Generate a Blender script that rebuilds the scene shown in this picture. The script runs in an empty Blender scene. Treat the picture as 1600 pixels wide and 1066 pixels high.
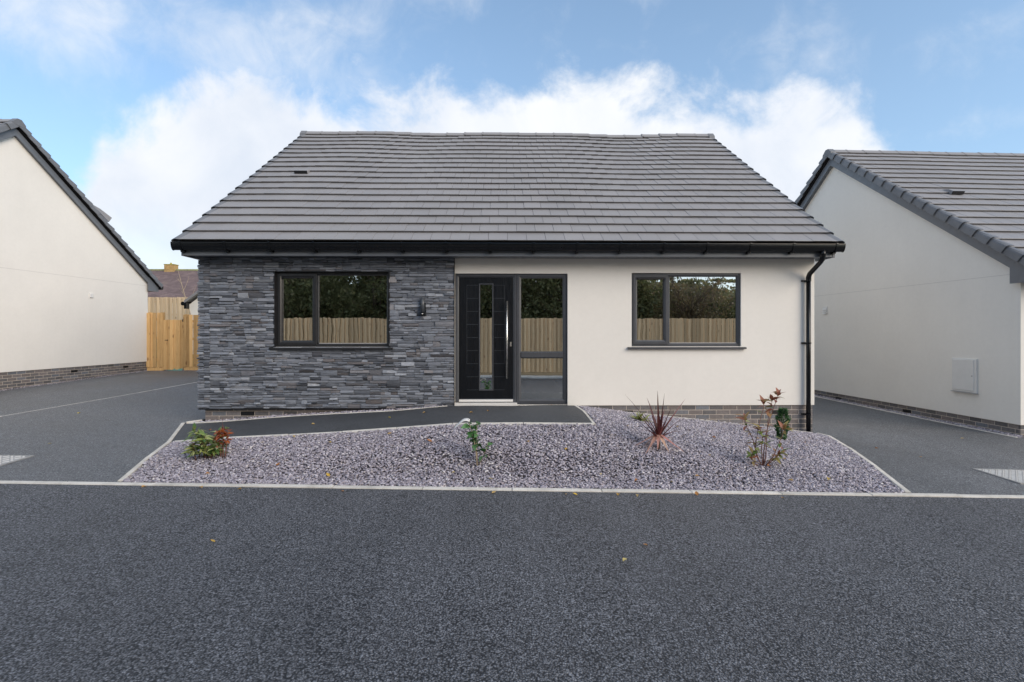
import bpy, math, random
import numpy as np
from mathutils import Vector, Matrix

random.seed(7)
rng = np.random.default_rng(7)
R = math.radians
scene = bpy.context.scene
COL = scene.collection

# ------------------------------------------------------------------ camera
cam_d = bpy.data.cameras.new('camera')
cam = bpy.data.objects.new('camera', cam_d)
COL.objects.link(cam)
cam.location = (0, 0, 1.142)
cam.rotation_euler = (R(90), 0, 0)
cam_d.sensor_width = 36
cam_d.lens = 17.5
cam_d.shift_y = -12 / 1600
cam_d.clip_start = 0.05
cam_d.clip_end = 3000
scene.camera = cam
scene.render.resolution_x, scene.render.resolution_y = 1024, 682

# ------------------------------------------------------------------ sun
SUN_DIR = Vector((0.68, -0.60, 0.43)).normalized()       # towards the sun
sd = bpy.data.lights.new('sun', 'SUN')
sd.energy = 1.5
sd.angle = R(40)
sd.color = (1.0, 0.84, 0.67)
sun = bpy.data.objects.new('sun', sd)
COL.objects.link(sun)
sun.rotation_euler = SUN_DIR.to_track_quat('Z', 'Y').to_euler()
sun.location = (20, -10, 20)

# ------------------------------------------------------------------ view
vs = scene.view_settings
vs.view_transform = 'Standard'
vs.look = 'None'
vs.gamma = 1
vs.use_curve_mapping = False
vs.exposure = 0.84


# ------------------------------------------------------------------ node helper
class NT:
    def __init__(s, tree):
        s.t = tree
        s.n = tree.nodes
        s.l = tree.links

    def new(s, typ, **kw):
        n = s.n.new(typ)
        for k, v in kw.items():
            setattr(n, k, v)
        return n

    def put(s, sock, v):
        if v is None:
            return
        if isinstance(v, bpy.types.NodeSocket):
            s.l.new(v, sock)
        else:
            if isinstance(v, tuple) and len(v) == 3 and sock.type == 'RGBA':
                v = (*v, 1)
            sock.default_value = v

    def m(s, op, a, b=None, c=None, clamp=False):
        n = s.new('ShaderNodeMath', operation=op, use_clamp=clamp)
        s.put(n.inputs[0], a); s.put(n.inputs[1], b); s.put(n.inputs[2], c)
        return n.outputs[0]

    def vm(s, op, a, b=None):
        n = s.new('ShaderNodeVectorMath', operation=op)
        s.put(n.inputs[0], a)
        if op == 'SCALE':
            s.put(n.inputs[3], b)
        else:
            s.put(n.inputs[1], b)
        return n.outputs['Value'] if op in ('DOT_PRODUCT', 'LENGTH') else n.outputs[0]

    def noise(s, vec, scale, detail=4, rough=0.55, dist=0.0):
        n = s.new('ShaderNodeTexNoise')
        s.put(n.inputs['Vector'], vec)
        n.inputs['Scale'].default_value = scale
        n.inputs['Detail'].default_value = detail
        n.inputs['Roughness'].default_value = rough
        n.inputs['Distortion'].default_value = dist
        return n.outputs['Fac']

    def voro(s, vec, scale, feature='F1', out='Distance'):
        n = s.new('ShaderNodeTexVoronoi', feature=feature)
        s.put(n.inputs['Vector'], vec)
        n.inputs['Scale'].default_value = scale
        return n.outputs[out]

    def sstep(s, v, a, b, lo=0.0, hi=1.0):
        n = s.new('ShaderNodeMapRange', interpolation_type='SMOOTHSTEP')
        s.put(n.inputs[0], v)
        for i, x in ((1, a), (2, b), (3, lo), (4, hi)):
            s.put(n.inputs[i], x)
        return n.outputs[0]

    def lin(s, v, a, b, lo=0.0, hi=1.0):
        n = s.new('ShaderNodeMapRange')
        s.put(n.inputs[0], v)
        for i, x in ((1, a), (2, b), (3, lo), (4, hi)):
            s.put(n.inputs[i], x)
        return n.outputs[0]

    def mix(s, f, a, b, blend='MIX'):
        n = s.new('ShaderNodeMix', data_type='RGBA', blend_type=blend)
        s.put(n.inputs[0], f); s.put(n.inputs[6], a); s.put(n.inputs[7], b)
        return n.outputs[2]

    def ramp(s, f, stops):
        n = s.new('ShaderNodeValToRGB')
        e = n.color_ramp.elements
        while len(e) < len(stops):
            e.new(0.5)
        for i, (p, c) in enumerate(stops):
            e[i].position = p
            e[i].color = (*c, 1) if len(c) == 3 else c
        s.put(n.inputs[0], f)
        return n.outputs[0]

    def pos(s):
        return s.new('ShaderNodeNewGeometry').outputs['Position']

    def objco(s):
        return s.new('ShaderNodeTexCoord').outputs['Object']

    def rnd(s, k=0.0):
        a = s.new('ShaderNodeNewGeometry').outputs['Random Per Island']
        b = s.new('ShaderNodeObjectInfo').outputs['Random']
        v = s.m('ADD', a, b)
        if k:
            v = s.m('MULTIPLY', v, 17.31 + k)
        return s.m('FRACT', v)

    def bump(s, h, strength=0.3, dist=0.01):
        n = s.new('ShaderNodeBump')
        n.inputs['Strength'].default_value = strength
        n.inputs['Distance'].default_value = dist
        s.put(n.inputs['Height'], h)
        return n.outputs[0]


# ------------------------------------------------------------------ world: daylight sky with broken cloud
world = bpy.data.worlds.new('World')
scene.world = world
world.use_nodes = True
wt = NT(world.node_tree)
for n in list(wt.n):
    wt.n.remove(n)
sky = wt.new('ShaderNodeTexSky', sky_type='NISHITA')
sky.sun_disc = False
sky.sun_elevation = math.asin(SUN_DIR.z)
sky.sun_rotation = math.atan2(SUN_DIR.x, SUN_DIR.y)
sky.air_density = 1.0
sky.dust_density = 0.6
sky.ozone_density = 1.6
gdir = wt.vm('NORMALIZE', wt.new('ShaderNodeTexCoord').outputs['Generated'])
sep = wt.new('ShaderNodeSeparateXYZ')
wt.put(sep.inputs[0], gdir)
dx, dy, dz = sep.outputs
az = wt.m('ARCTAN2', dx, dy)
el = wt.m('ARCSINE', dz)
# cloud-bank crest height round the horizon
crest = wt.new('ShaderNodeFloatCurve')
cv = crest.mapping.curves[0]
CR = [(-180, 17), (-150, 24), (-120, 15), (-95, 22), (-70, 13), (-52, 11), (-44, 9), (-40, 17), (-37, 20), (-30, 24.5), (-24, 26),
      (-17, 25.5), (-10, 25.5), (-6, 26.5), (1, 27), (7, 28.5), (14, 27.5), (20, 26), (27, 24.5), (33, 22.5), (36.5, 19), (40, 14),
      (47, 12), (60, 15), (80, 22), (105, 14), (135, 25), (160, 19), (180, 17)]
cv.points[0].location = (0, CR[0][1] / 60)
cv.points[1].location = (1, CR[-1][1] / 60)
for a, e in CR[1:-1]:
    cv.points.new((a + 180) / 360, e / 60)
crest.mapping.update()
wt.put(crest.inputs['Value'], wt.lin(az, -math.pi, math.pi))
crest_el = wt.m('MULTIPLY', crest.outputs[0], R(60))
fb = wt.noise(gdir, 6.5, 9, 0.60, 0.25)
fb2 = wt.noise(gdir, 2.4, 7, 0.58, 0.4)
body = wt.m('ADD', wt.m('MULTIPLY', wt.m('SUBTRACT', crest_el, el), 6.0), wt.m('MULTIPLY', wt.m('SUBTRACT', fb, 0.5), 2.0))
bank = wt.sstep(body, -0.10, 0.42)
under = wt.sstep(wt.m('ADD', el, wt.m('MULTIPLY', wt.m('SUBTRACT', fb2, 0.5), 0.35)), 0.02, 0.20)
bank = wt.m('MULTIPLY', bank, wt.lin(under, 0, 1, 0.55, 1.0))


def blob(a, e, ra, re, amp):
    qa = wt.m('DIVIDE', wt.m('SUBTRACT', az, R(a)), R(ra))
    qe = wt.m('DIVIDE', wt.m('SUBTRACT', el, R(e)), R(re))
    r2 = wt.m('ADD', wt.m('MULTIPLY', qa, qa), wt.m('MULTIPLY', qe, qe))
    return wt.m('MULTIPLY', wt.m('EXPONENT', wt.m('MULTIPLY', r2, -1.0)), amp)


wis = wt.m('ADD', wt.lin(fb2, 0.42, 0.72, -0.10, 0.22), wt.sstep(el, R(36), R(56), 0.0, 0.85))
for b in ((-29, 27, 11, 5.0, 0.34), (-45, 24.5, 8, 5.0, 0.34), (-17, 31, 6, 2.2, 0.12), (30, 26, 5.5, 4.6, 0.36), (43, 24, 6, 3.2, 0.25),
          (-8, 34, 5, 2.0, 0.18), (-15, 26, 4, 1.6, 0.2), (46, 17, 8, 1.2, 0.24), (17, 33.5, 7, 1.0, 0.14)):
    wis = wt.m('ADD', wis, blob(*b))
fb3 = wt.noise(gdir, 11, 9, 0.62, 0.5)
wm = wt.m('ADD', wis, wt.m('MULTIPLY', wt.m('SUBTRACT', fb3, 0.5), 0.8))
wisp = wt.sstep(wm, 0.02, 0.72, 0.0, 0.86)
cover = wt.m('MAXIMUM', bank, wisp)
shade = wt.noise(gdir, 5.0, 6, 0.55, 0.3)
ccol = wt.ramp(wt.lin(shade, 0.3, 0.7), [(0, (0.425, 0.465, 0.53)), (0.5, (0.505, 0.528, 0.568)), (1, (0.57, 0.578, 0.588))])
SKY_K = 0.115
skyc = wt.mix(1.0, sky.outputs[0], (0.85, 1.05, 1.12), 'MULTIPLY')
haze_c = wt.mix(wt.sstep(el, 0.0, 0.9, 0.45, 0.16), wt.vm('SCALE', skyc, 0.98), (2.9, 3.7, 4.7))
cl = wt.vm('SCALE', ccol, 1.0 / SKY_K)
bgc = wt.mix(cover, haze_c, cl)
bg = wt.new('ShaderNodeBackground')
wt.put(bg.inputs[0], bgc)
bg.inputs[1].default_value = SKY_K
wo = wt.new('ShaderNodeOutputWorld')
wt.l.new(bg.outputs[0], wo.inputs[0])


# ------------------------------------------------------------------ materials
def newmat(name):
    m = bpy.data.materials.new(name)
    m.use_nodes = True
    t = NT(m.node_tree)
    b = t.n['Principled BSDF']
    return m, t, b


def setp(t, b, **kw):
    names = dict(col='Base Color', rough='Roughness', metal='Metallic', spec='Specular IOR Level', normal='Normal',
                 coat='Coat Weight', coatr='Coat Roughness', trans='Transmission Weight', sss='Subsurface Weight', sheen='Sheen Weight')
    for k, v in kw.items():
        t.put(b.inputs[names[k]], v)


M = {}


def simple(key, col, rough=0.6, var=0.1, vscale=6.0, bump=0.0, bscale=60.0, spec=0.5, metal=0.0, rndv=0.0, co='pos', coat=0.0):
    m, t, b = newmat(key)
    v = t.pos() if co == 'pos' else t.objco()
    n = t.noise(v, vscale, 5)
    f = t.lin(n, 0.25, 0.75, 1 - var, 1 + var)
    if rndv:
        f = t.m('MULTIPLY', f, t.lin(t.rnd(), 0, 1, 1 - rndv, 1 + rndv))
    c = t.vm('SCALE', tuple(col), f)
    setp(t, b, col=c, rough=t.lin(t.noise(v, vscale * 3, 3), 0.3, 0.7, max(rough - 0.08, 0.03), min(rough + 0.08, 1)), spec=spec, metal=metal, coat=coat)
    if bump:
        setp(t, b, normal=t.bump(t.noise(v, bscale, 4), bump, 0.01))
    M[key] = m
    return m


# cream through-coloured render
m, t, b = newmat('render')
p = t.pos()
big = t.noise(p, 0.7, 5, 0.6)
fine = t.noise(p, 14, 5, 0.6)
zz = t.new('ShaderNodeSeparateXYZ'); t.put(zz.inputs[0], p)
strk = t.new('ShaderNodeMapping'); strk.inputs['Scale'].default_value = (5, 5, 0.35); t.put(strk.inputs[0], p)
streak = t.noise(strk.outputs[0], 1.0, 5, 0.6)
f = t.m('MULTIPLY', t.lin(big, 0.3, 0.7, 0.965, 1.03), t.lin(fine, 0.3, 0.7, 0.985, 1.015))
f = t.m('MULTIPLY', f, t.lin(streak, 0.3, 0.75, 1.006, 0.988))
setp(t, b, col=t.vm('SCALE', (0.80, 0.776, 0.732), f), rough=0.9, spec=0.25,
     normal=t.bump(t.m('ADD', t.noise(p, 420, 3, 0.6), t.m('MULTIPLY', t.noise(p, 6, 3), 0.8)), 0.22, 0.004))
M['render'] = m
simple('joint_bead', (0.62, 0.60, 0.57), 0.8, 0.05)


# road and drive surfacing: stones in a bitumen matrix
def asphalt(key, scale, dark, light, bump, soft=1.0, rough=0.62):
    m, t, b = newmat(key)
    p = t.pos()
    pw = t.vm('ADD', p, t.vm('SCALE', t.new('ShaderNodeTexNoise').outputs['Color'], 0.0))
    vor = t.new('ShaderNodeTexVoronoi', feature='F1')
    t.put(vor.inputs['Vector'], p)
    vor.inputs['Scale'].default_value = scale
    d = vor.outputs['Distance']
    cs = t.new('ShaderNodeSeparateColor'); t.put(cs.inputs[0], vor.outputs['Color'])
    n2 = t.noise(p, scale * 0.9, 3, 0.6)
    n3 = t.noise(p, scale * 0.45, 4, 0.7)
    st = t.m('MULTIPLY', t.sstep(d, 0.80, 0.30), t.lin(cs.outputs[0], 0, 1, 0.55, 1.0))
    st = t.m('MULTIPLY', st, t.lin(n2, 0.32, 0.68, 0.45, 1.15))
    st = t.m('MULTIPLY', st, t.lin(n3, 0.36, 0.62, 0.30, 1.10), clamp=True)
    patch = t.noise(p, 0.55, 5, 0.6)
    mid = t.noise(p, 5.0, 4, 0.6)
    k = t.m('MULTIPLY', t.lin(patch, 0.3, 0.7, 0.80, 1.18), t.lin(mid, 0.3, 0.7, 0.93, 1.07))
    c = t.mix(st, dark, light)
    # pale scuffs and dust flecks
    scf = t.sstep(t.noise(p, 7, 4, 0.7), 0.665, 0.72)
    scf = t.m('MULTIPLY', scf, t.sstep(t.noise(p, 60, 3), 0.50, 0.66))
    c = t.mix(t.m('MULTIPLY', scf, 0.55), c, (0.36, 0.36, 0.37))
    c = t.vm('SCALE', c, k)
    hgt = t.m('MULTIPLY', t.m('ADD', t.sstep(d, 0.7, 0.1), t.m('MULTIPLY', n2, 0.8)), soft)
    setp(t, b, col=c, rough=t.lin(patch, 0.3, 0.7, rough - 0.06, rough + 0.08), spec=0.5, normal=t.bump(hgt, bump, 0.008))
    M[key] = m


asphalt('road_asphalt', 88, (0.009, 0.010, 0.013), (0.315, 0.330, 0.372), 0.8)
asphalt('drive_asphalt', 85, (0.052, 0.055, 0.062), (0.31, 0.325, 0.345), 0.45, rough=0.58)
asphalt('path_asphalt', 130, (0.030, 0.033, 0.038), (0.125, 0.134, 0.150), 0.35, rough=0.66)

# concrete edging
m, t, b = newmat('concrete')
p = t.pos()
n = t.noise(p, 5, 6, 0.65)
sp = t.noise(p, 160, 3, 0.6)
c = t.ramp(t.lin(n, 0.3, 0.72), [(0, (0.46, 0.44, 0.405)), (0.5, (0.62, 0.595, 0.55)), (1, (0.72, 0.695, 0.65))])
c = t.vm('SCALE', c, t.m('MULTIPLY', t.lin(sp, 0.3, 0.7, 0.85, 1.12), t.lin(t.rnd(), 0, 1, 0.92, 1.06)))
setp(t, b, col=c, rough=0.88, spec=0.3, normal=t.bump(sp, 0.4, 0.004))
M['concrete'] = m

# plum slate chippings
m, t, b = newmat('slate_chip')
r1 = t.rnd()
r2 = t.rnd(3.7)
c = t.ramp(r1, [(0, (0.15, 0.138, 0.170)), (0.25, (0.29, 0.268, 0.320)), (0.65, (0.41, 0.382, 0.445)), (0.92, (0.53, 0.50, 0.56)), (1, (0.72, 0.69, 0.68))])
c = t.mix(t.sstep(r2, 0.86, 1.0, 0, 0.5), c, (0.34, 0.26, 0.22))
nn = t.noise(t.pos(), 70, 4, 0.6)
c = t.vm('SCALE', c, t.lin(nn, 0.3, 0.7, 0.80, 1.2))
setp(t, b, col=c, rough=0.55, spec=0.5, normal=t.bump(nn, 0.35, 0.004))
M['slate_chip'] = m
simple('bed_soil', (0.075, 0.068, 0.078), 0.9, 0.35, 22, 0.6, 45)

# stacked slate cladding
m, t, b = newmat('cladding')
p = t.pos()
r1 = t.rnd(); r2 = t.rnd(5.1); r3 = t.rnd(9.9)
c = t.ramp(r1, [(0, (0.080, 0.088, 0.104)), (0.12, (0.132, 0.145, 0.172)), (0.55, (0.185, 0.202, 0.238)), (0.90, (0.240, 0.260, 0.300)), (1, (0.33, 0.352, 0.392))])
mp = t.new('ShaderNodeMapping'); mp.inputs['Scale'].default_value = (6, 6, 30); t.put(mp.inputs[0], p)
lay = t.noise(mp.outputs[0], 1.6, 6, 0.65, 0.6)
c = t.mix(t.m('MULTIPLY', t.sstep(r2, 0.80, 1.0, 0, 0.75), t.lin(lay, 0.3, 0.7, 0.3, 1)), c, (0.150, 0.118, 0.102))
c = t.mix(t.m('MULTIPLY', t.sstep(r3, 0.86, 0.98, 0, 0.5), t.sstep(lay, 0.5, 0.7)), c, (0.165, 0.135, 0.150))
c = t.vm('SCALE', c, t.lin(lay, 0.28, 0.72, 0.74, 1.26))
setp(t, b, col=c, rough=t.lin(r2, 0, 1, 0.5, 0.75), spec=0.4, normal=t.bump(t.m('ADD', lay, t.m('MULTIPLY', t.noise(p, 55, 4), 0.5)), 0.55, 0.012))
M['cladding'] = m
simple('backing_dark', (0.035, 0.036, 0.04), 0.9, 0.2, 10)

# smooth grey concrete roof tile
m, t, b = newmat('roof_tile')
p = t.pos()
r1 = t.rnd()
n1 = t.noise(p, 0.8, 5, 0.6)
n2 = t.noise(p, 45, 4, 0.6)
k = t.m('MULTIPLY', t.lin(r1, 0, 1, 0.965, 1.035), t.m('MULTIPLY', t.lin(n1, 0.3, 0.7, 0.92, 1.08), t.lin(n2, 0.3, 0.7, 0.94, 1.06)))
setp(t, b, col=t.vm('SCALE', (0.245, 0.241, 0.250), k), rough=t.lin(r1, 0, 1, 0.50, 0.62), spec=0.5, normal=t.bump(n2, 0.18, 0.004))
M['roof_tile'] = m
simple('roof_deck', (0.02, 0.02, 0.022), 0.9, 0.1)
simple('verge', (0.145, 0.152, 0.168), 0.5, 0.08, 3, rndv=0.05)
simple('anthracite', (0.060, 0.068, 0.080), 0.38, 0.08, 4)
simple('fascia', (0.135, 0.148, 0.170), 0.36, 0.08, 4)
simple('black_plastic', (0.006, 0.007, 0.009), 0.20, 0.15, 8, spec=0.36)
simple('black_trim', (0.010, 0.010, 0.012), 0.5, 0.1)
simple('frame_black', (0.022, 0.023, 0.026), 0.34, 0.1, 8)
simple('frame_grey', (0.062, 0.066, 0.076), 0.36, 0.08, 8)
simple('steel', (0.72, 0.71, 0.69), 0.30, 0.08, 20, metal=1.0)
simple('white_sill', (0.74, 0.73, 0.71), 0.5, 0.05, 5)
simple('grey_sill', (0.42, 0.42, 0.43), 0.4, 0.08, 10)
simple('white_plastic', (0.72, 0.715, 0.70), 0.45, 0.05, 5)
simple('interior', (0.78, 0.77, 0.74), 0.9, 0.03)
simple('interior_floor', (0.20, 0.17, 0.14), 0.7, 0.2)
simple('galvanised', (0.34, 0.34, 0.34), 0.5, 0.2, 14, metal=0.3)
simple('pale_tread', (0.62, 0.61, 0.59), 0.45, 0.15, 14, metal=0.3)
simple('brass', (0.6, 0.5, 0.3), 0.3, 0.1, metal=1.0)

# door skin with embossed grain
m, t, b = newmat('door_skin')
oc = t.objco()
mp = t.new('ShaderNodeMapping'); mp.inputs['Scale'].default_value = (26, 26, 1.6); t.put(mp.inputs[0], oc)
g = t.noise(mp.outputs[0], 1.6, 6, 0.62, 1.2)
setp(t, b, col=t.mix(g, (0.003, 0.004, 0.006), (0.008, 0.010, 0.014)), rough=t.lin(g, 0.3, 0.7, 0.26, 0.38), spec=0.32, normal=t.bump(g, 0.6, 0.006))
M['door_skin'] = m
simple('groove_line', (0.05, 0.056, 0.066), 0.35, 0.1)

# brick
m, t, b = newmat('brick')
p = t.pos()
r1 = t.rnd(); r2 = t.rnd(4.3)
c = t.ramp(r1, [(0, (0.095, 0.092, 0.096)), (0.4, (0.152, 0.145, 0.148)), (0.75, (0.185, 0.160, 0.152)), (1, (0.150, 0.165, 0.190))])
n = t.noise(p, 30, 5, 0.65)
c = t.vm('SCALE', c, t.m('MULTIPLY', t.lin(n, 0.3, 0.7, 0.8, 1.2), t.lin(r2, 0, 1, 0.85, 1.15)))
setp(t, b, col=c, rough=0.7, spec=0.4, normal=t.bump(n, 0.35, 0.005))
M['brick'] = m
simple('mortar', (0.50, 0.44, 0.385), 0.95, 0.15, 25, 0.3, 140)


# timber
def timber(key, c0, c1, knot, rv=0.16):
    m, t, b = newmat(key)
    p = t.pos()
    r1 = t.rnd()
    r2 = t.rnd(2.9)
    off = t.new('ShaderNodeCombineXYZ')
    t.put(off.inputs[2], t.m('MULTIPLY', r1, 40.0))
    q = t.vm('ADD', p, off.outputs[0])
    mp = t.new('ShaderNodeMapping'); mp.inputs['Scale'].default_value = (22, 22, 1.3); t.put(mp.inputs[0], q)
    g = t.noise(mp.outputs[0], 1.4, 6, 0.6, 1.6)
    c = t.mix(t.lin(g, 0.3, 0.7), c0, c1)
    kv = t.new('ShaderNodeMapping'); kv.inputs['Scale'].default_value = (9, 9, 4.2); t.put(kv.inputs[0], q)
    kd = t.voro(kv.outputs[0], 0.55)
    c = t.mix(t.sstep(kd, 0.20, 0.05, 0, 0.75), c, knot)
    c = t.vm('SCALE', c, t.lin(r2, 0, 1, 1 - rv, 1 + rv))
    setp(t, b, col=c, rough=0.75, spec=0.3, normal=t.bump(g, 0.3, 0.004))
    M[key] = m


timber('timber_new', (0.50, 0.30, 0.12), (0.66, 0.43, 0.20), (0.16, 0.07, 0.03), rv=0.30)
timber('timber_pale', (0.52, 0.40, 0.26), (0.64, 0.50, 0.34), (0.24, 0.15, 0.08))
timber('timber_mid', (0.64, 0.44, 0.25), (0.78, 0.57, 0.34), (0.32, 0.17, 0.09), rv=0.26)


# window glass: strong sky-side reflection over a view into the room
def glass(key, refl, wob, tint):
    m, t, b = newmat(key)
    t.n.remove(b)
    p = t.pos()
    nb = t.bump(t.noise(p, 1.7, 2, 0.5), wob, 0.02)
    gl = t.new('ShaderNodeBsdfGlossy')
    gl.inputs['Roughness'].default_value = 0.004
    t.put(gl.inputs['Color'], (0.95, 0.97, 0.96))
    t.put(gl.inputs['Normal'], nb)
    tr = t.new('ShaderNodeBsdfTransparent')
    t.put(tr.inputs['Color'], tint)
    fr = t.new('ShaderNodeFresnel'); fr.inputs['IOR'].default_value = 1.5
    f = t.m('ADD', refl, t.m('MULTIPLY', fr.outputs[0], 0.6), clamp=True)
    mx = t.new('ShaderNodeMixShader')
    t.put(mx.inputs[0], f)
    t.l.new(tr.outputs[0], mx.inputs[1]); t.l.new(gl.outputs[0], mx.inputs[2])
    t.l.new(mx.outputs[0], t.n['Material Output'].inputs[0])
    M[key] = m


glass('glass', 0.80, 0.020, (0.88, 0.90, 0.88))
glass('glass_wavy', 0.80, 0.045, (0.88, 0.90, 0.88))

# slates on the old roof behind, chimney
m, t, b = newmat('old_slate')
p = t.pos()
n = t.noise(p, 1.2, 6, 0.65)
sz = t.new('ShaderNodeSeparateXYZ'); t.put(sz.inputs[0], p)
c = t.ramp(t.lin(n, 0.3, 0.7), [(0, (0.115, 0.085, 0.088)), (0.6, (0.165, 0.120, 0.122)), (1, (0.215, 0.165, 0.150))])
c = t.vm('SCALE', c, t.lin(t.rnd(), 0, 1, 0.82, 1.18))
setp(t, b, col=c, rough=0.8)
M['old_slate'] = m
simple('mossy_ridge', (0.26, 0.27, 0.14), 0.95, 0.35, 6)
simple('chimney_brick', (0.45, 0.30, 0.13), 0.9, 0.3, 12, rndv=0.2)
simple('lichen', (0.40, 0.36, 0.10), 0.95, 0.4, 20)
simple('pebbledash', (0.5, 0.47, 0.43), 0.95, 0.12, 30, 0.4, 90)
simple('grass', (0.065, 0.095, 0.03), 0.95, 0.4, 4, 0.6, 40)
simple('teal_plastic', (0.12, 0.34, 0.30), 0.5, 0.2, 20)


def leafmat(key, cols, rough=0.5, trans=0.25):
    m, t, b = newmat(key)
    r = t.rnd()
    k = len(cols) - 1
    c = t.ramp(r, [(i / k, cc) for i, cc in enumerate(cols)])
    c = t.vm('SCALE', c, t.lin(t.noise(t.pos(), 60, 3), 0.3, 0.7, 0.82, 1.18))
    setp(t, b, col=c, rough=rough, spec=0.4)
    tl = t.new('ShaderNodeBsdfTranslucent'); t.put(tl.inputs[0], c)
    mx = t.new('ShaderNodeMixShader'); mx.inputs[0].default_value = trans
    t.l.new(b.outputs[0], mx.inputs[1]); t.l.new(tl.outputs[0], mx.inputs[2])
    t.l.new(mx.outputs[0], t.n['Material Output'].inputs[0])
    M[key] = m


leafmat('leaf_hedge', [(0.10, 0.115, 0.05), (0.16, 0.18, 0.08), (0.22, 0.23, 0.11), (0.27, 0.245, 0.13)], trans=0.5)
leafmat('leaf_dry', [(0.17, 0.125, 0.08), (0.24, 0.18, 0.10), (0.15, 0.16, 0.06)], trans=0.4)
leafmat('leaf_ivy', [(0.030, 0.085, 0.025), (0.055, 0.15, 0.045), (0.11, 0.25, 0.09), (0.17, 0.33, 0.15)], 0.35)
leafmat('leaf_green', [(0.06, 0.13, 0.03), (0.13, 0.22, 0.06), (0.26, 0.33, 0.09), (0.40, 0.43, 0.17), (0.30, 0.36, 0.21)], 0.4)
leafmat('leaf_red', [(0.30, 0.07, 0.02), (0.48, 0.14, 0.03), (0.36, 0.10, 0.05), (0.22, 0.07, 0.03)], 0.45)
leafmat('leaf_bronze', [(0.27, 0.095, 0.065), (0.40, 0.17, 0.11), (0.34, 0.30, 0.10), (0.52, 0.33, 0.20)], 0.42)
leafmat('leaf_conifer', [(0.025, 0.080, 0.03), (0.045, 0.13, 0.045), (0.10, 0.22, 0.075)], 0.5)
leafmat('leaf_tuft', [(0.26, 0.30, 0.09), (0.40, 0.42, 0.18), (0.15, 0.24, 0.05)], 0.5)
leafmat('cordyline_leaf', [(0.060, 0.012, 0.012), (0.115, 0.026, 0.024), (0.20, 0.060, 0.055)], 0.38, 0.15)
leafmat('cordyline_old', [(0.46, 0.20, 0.18), (0.52, 0.27, 0.22), (0.56, 0.36, 0.26)], 0.5, 0.15)
leafmat('leaf_fallen', [(0.62, 0.42, 0.06), (0.55, 0.26, 0.08), (0.60, 0.50, 0.20), (0.45, 0.18, 0.06), (0.64, 0.55, 0.10)], 0.6)
simple('bark', (0.13, 0.095, 0.07), 0.9, 0.25, 30, 0.5, 60)
simple('twig_red', (0.17, 0.075, 0.055), 0.7, 0.2, 30)
simple('twig_pale', (0.40, 0.32, 0.23), 0.8, 0.2, 30)


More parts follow.
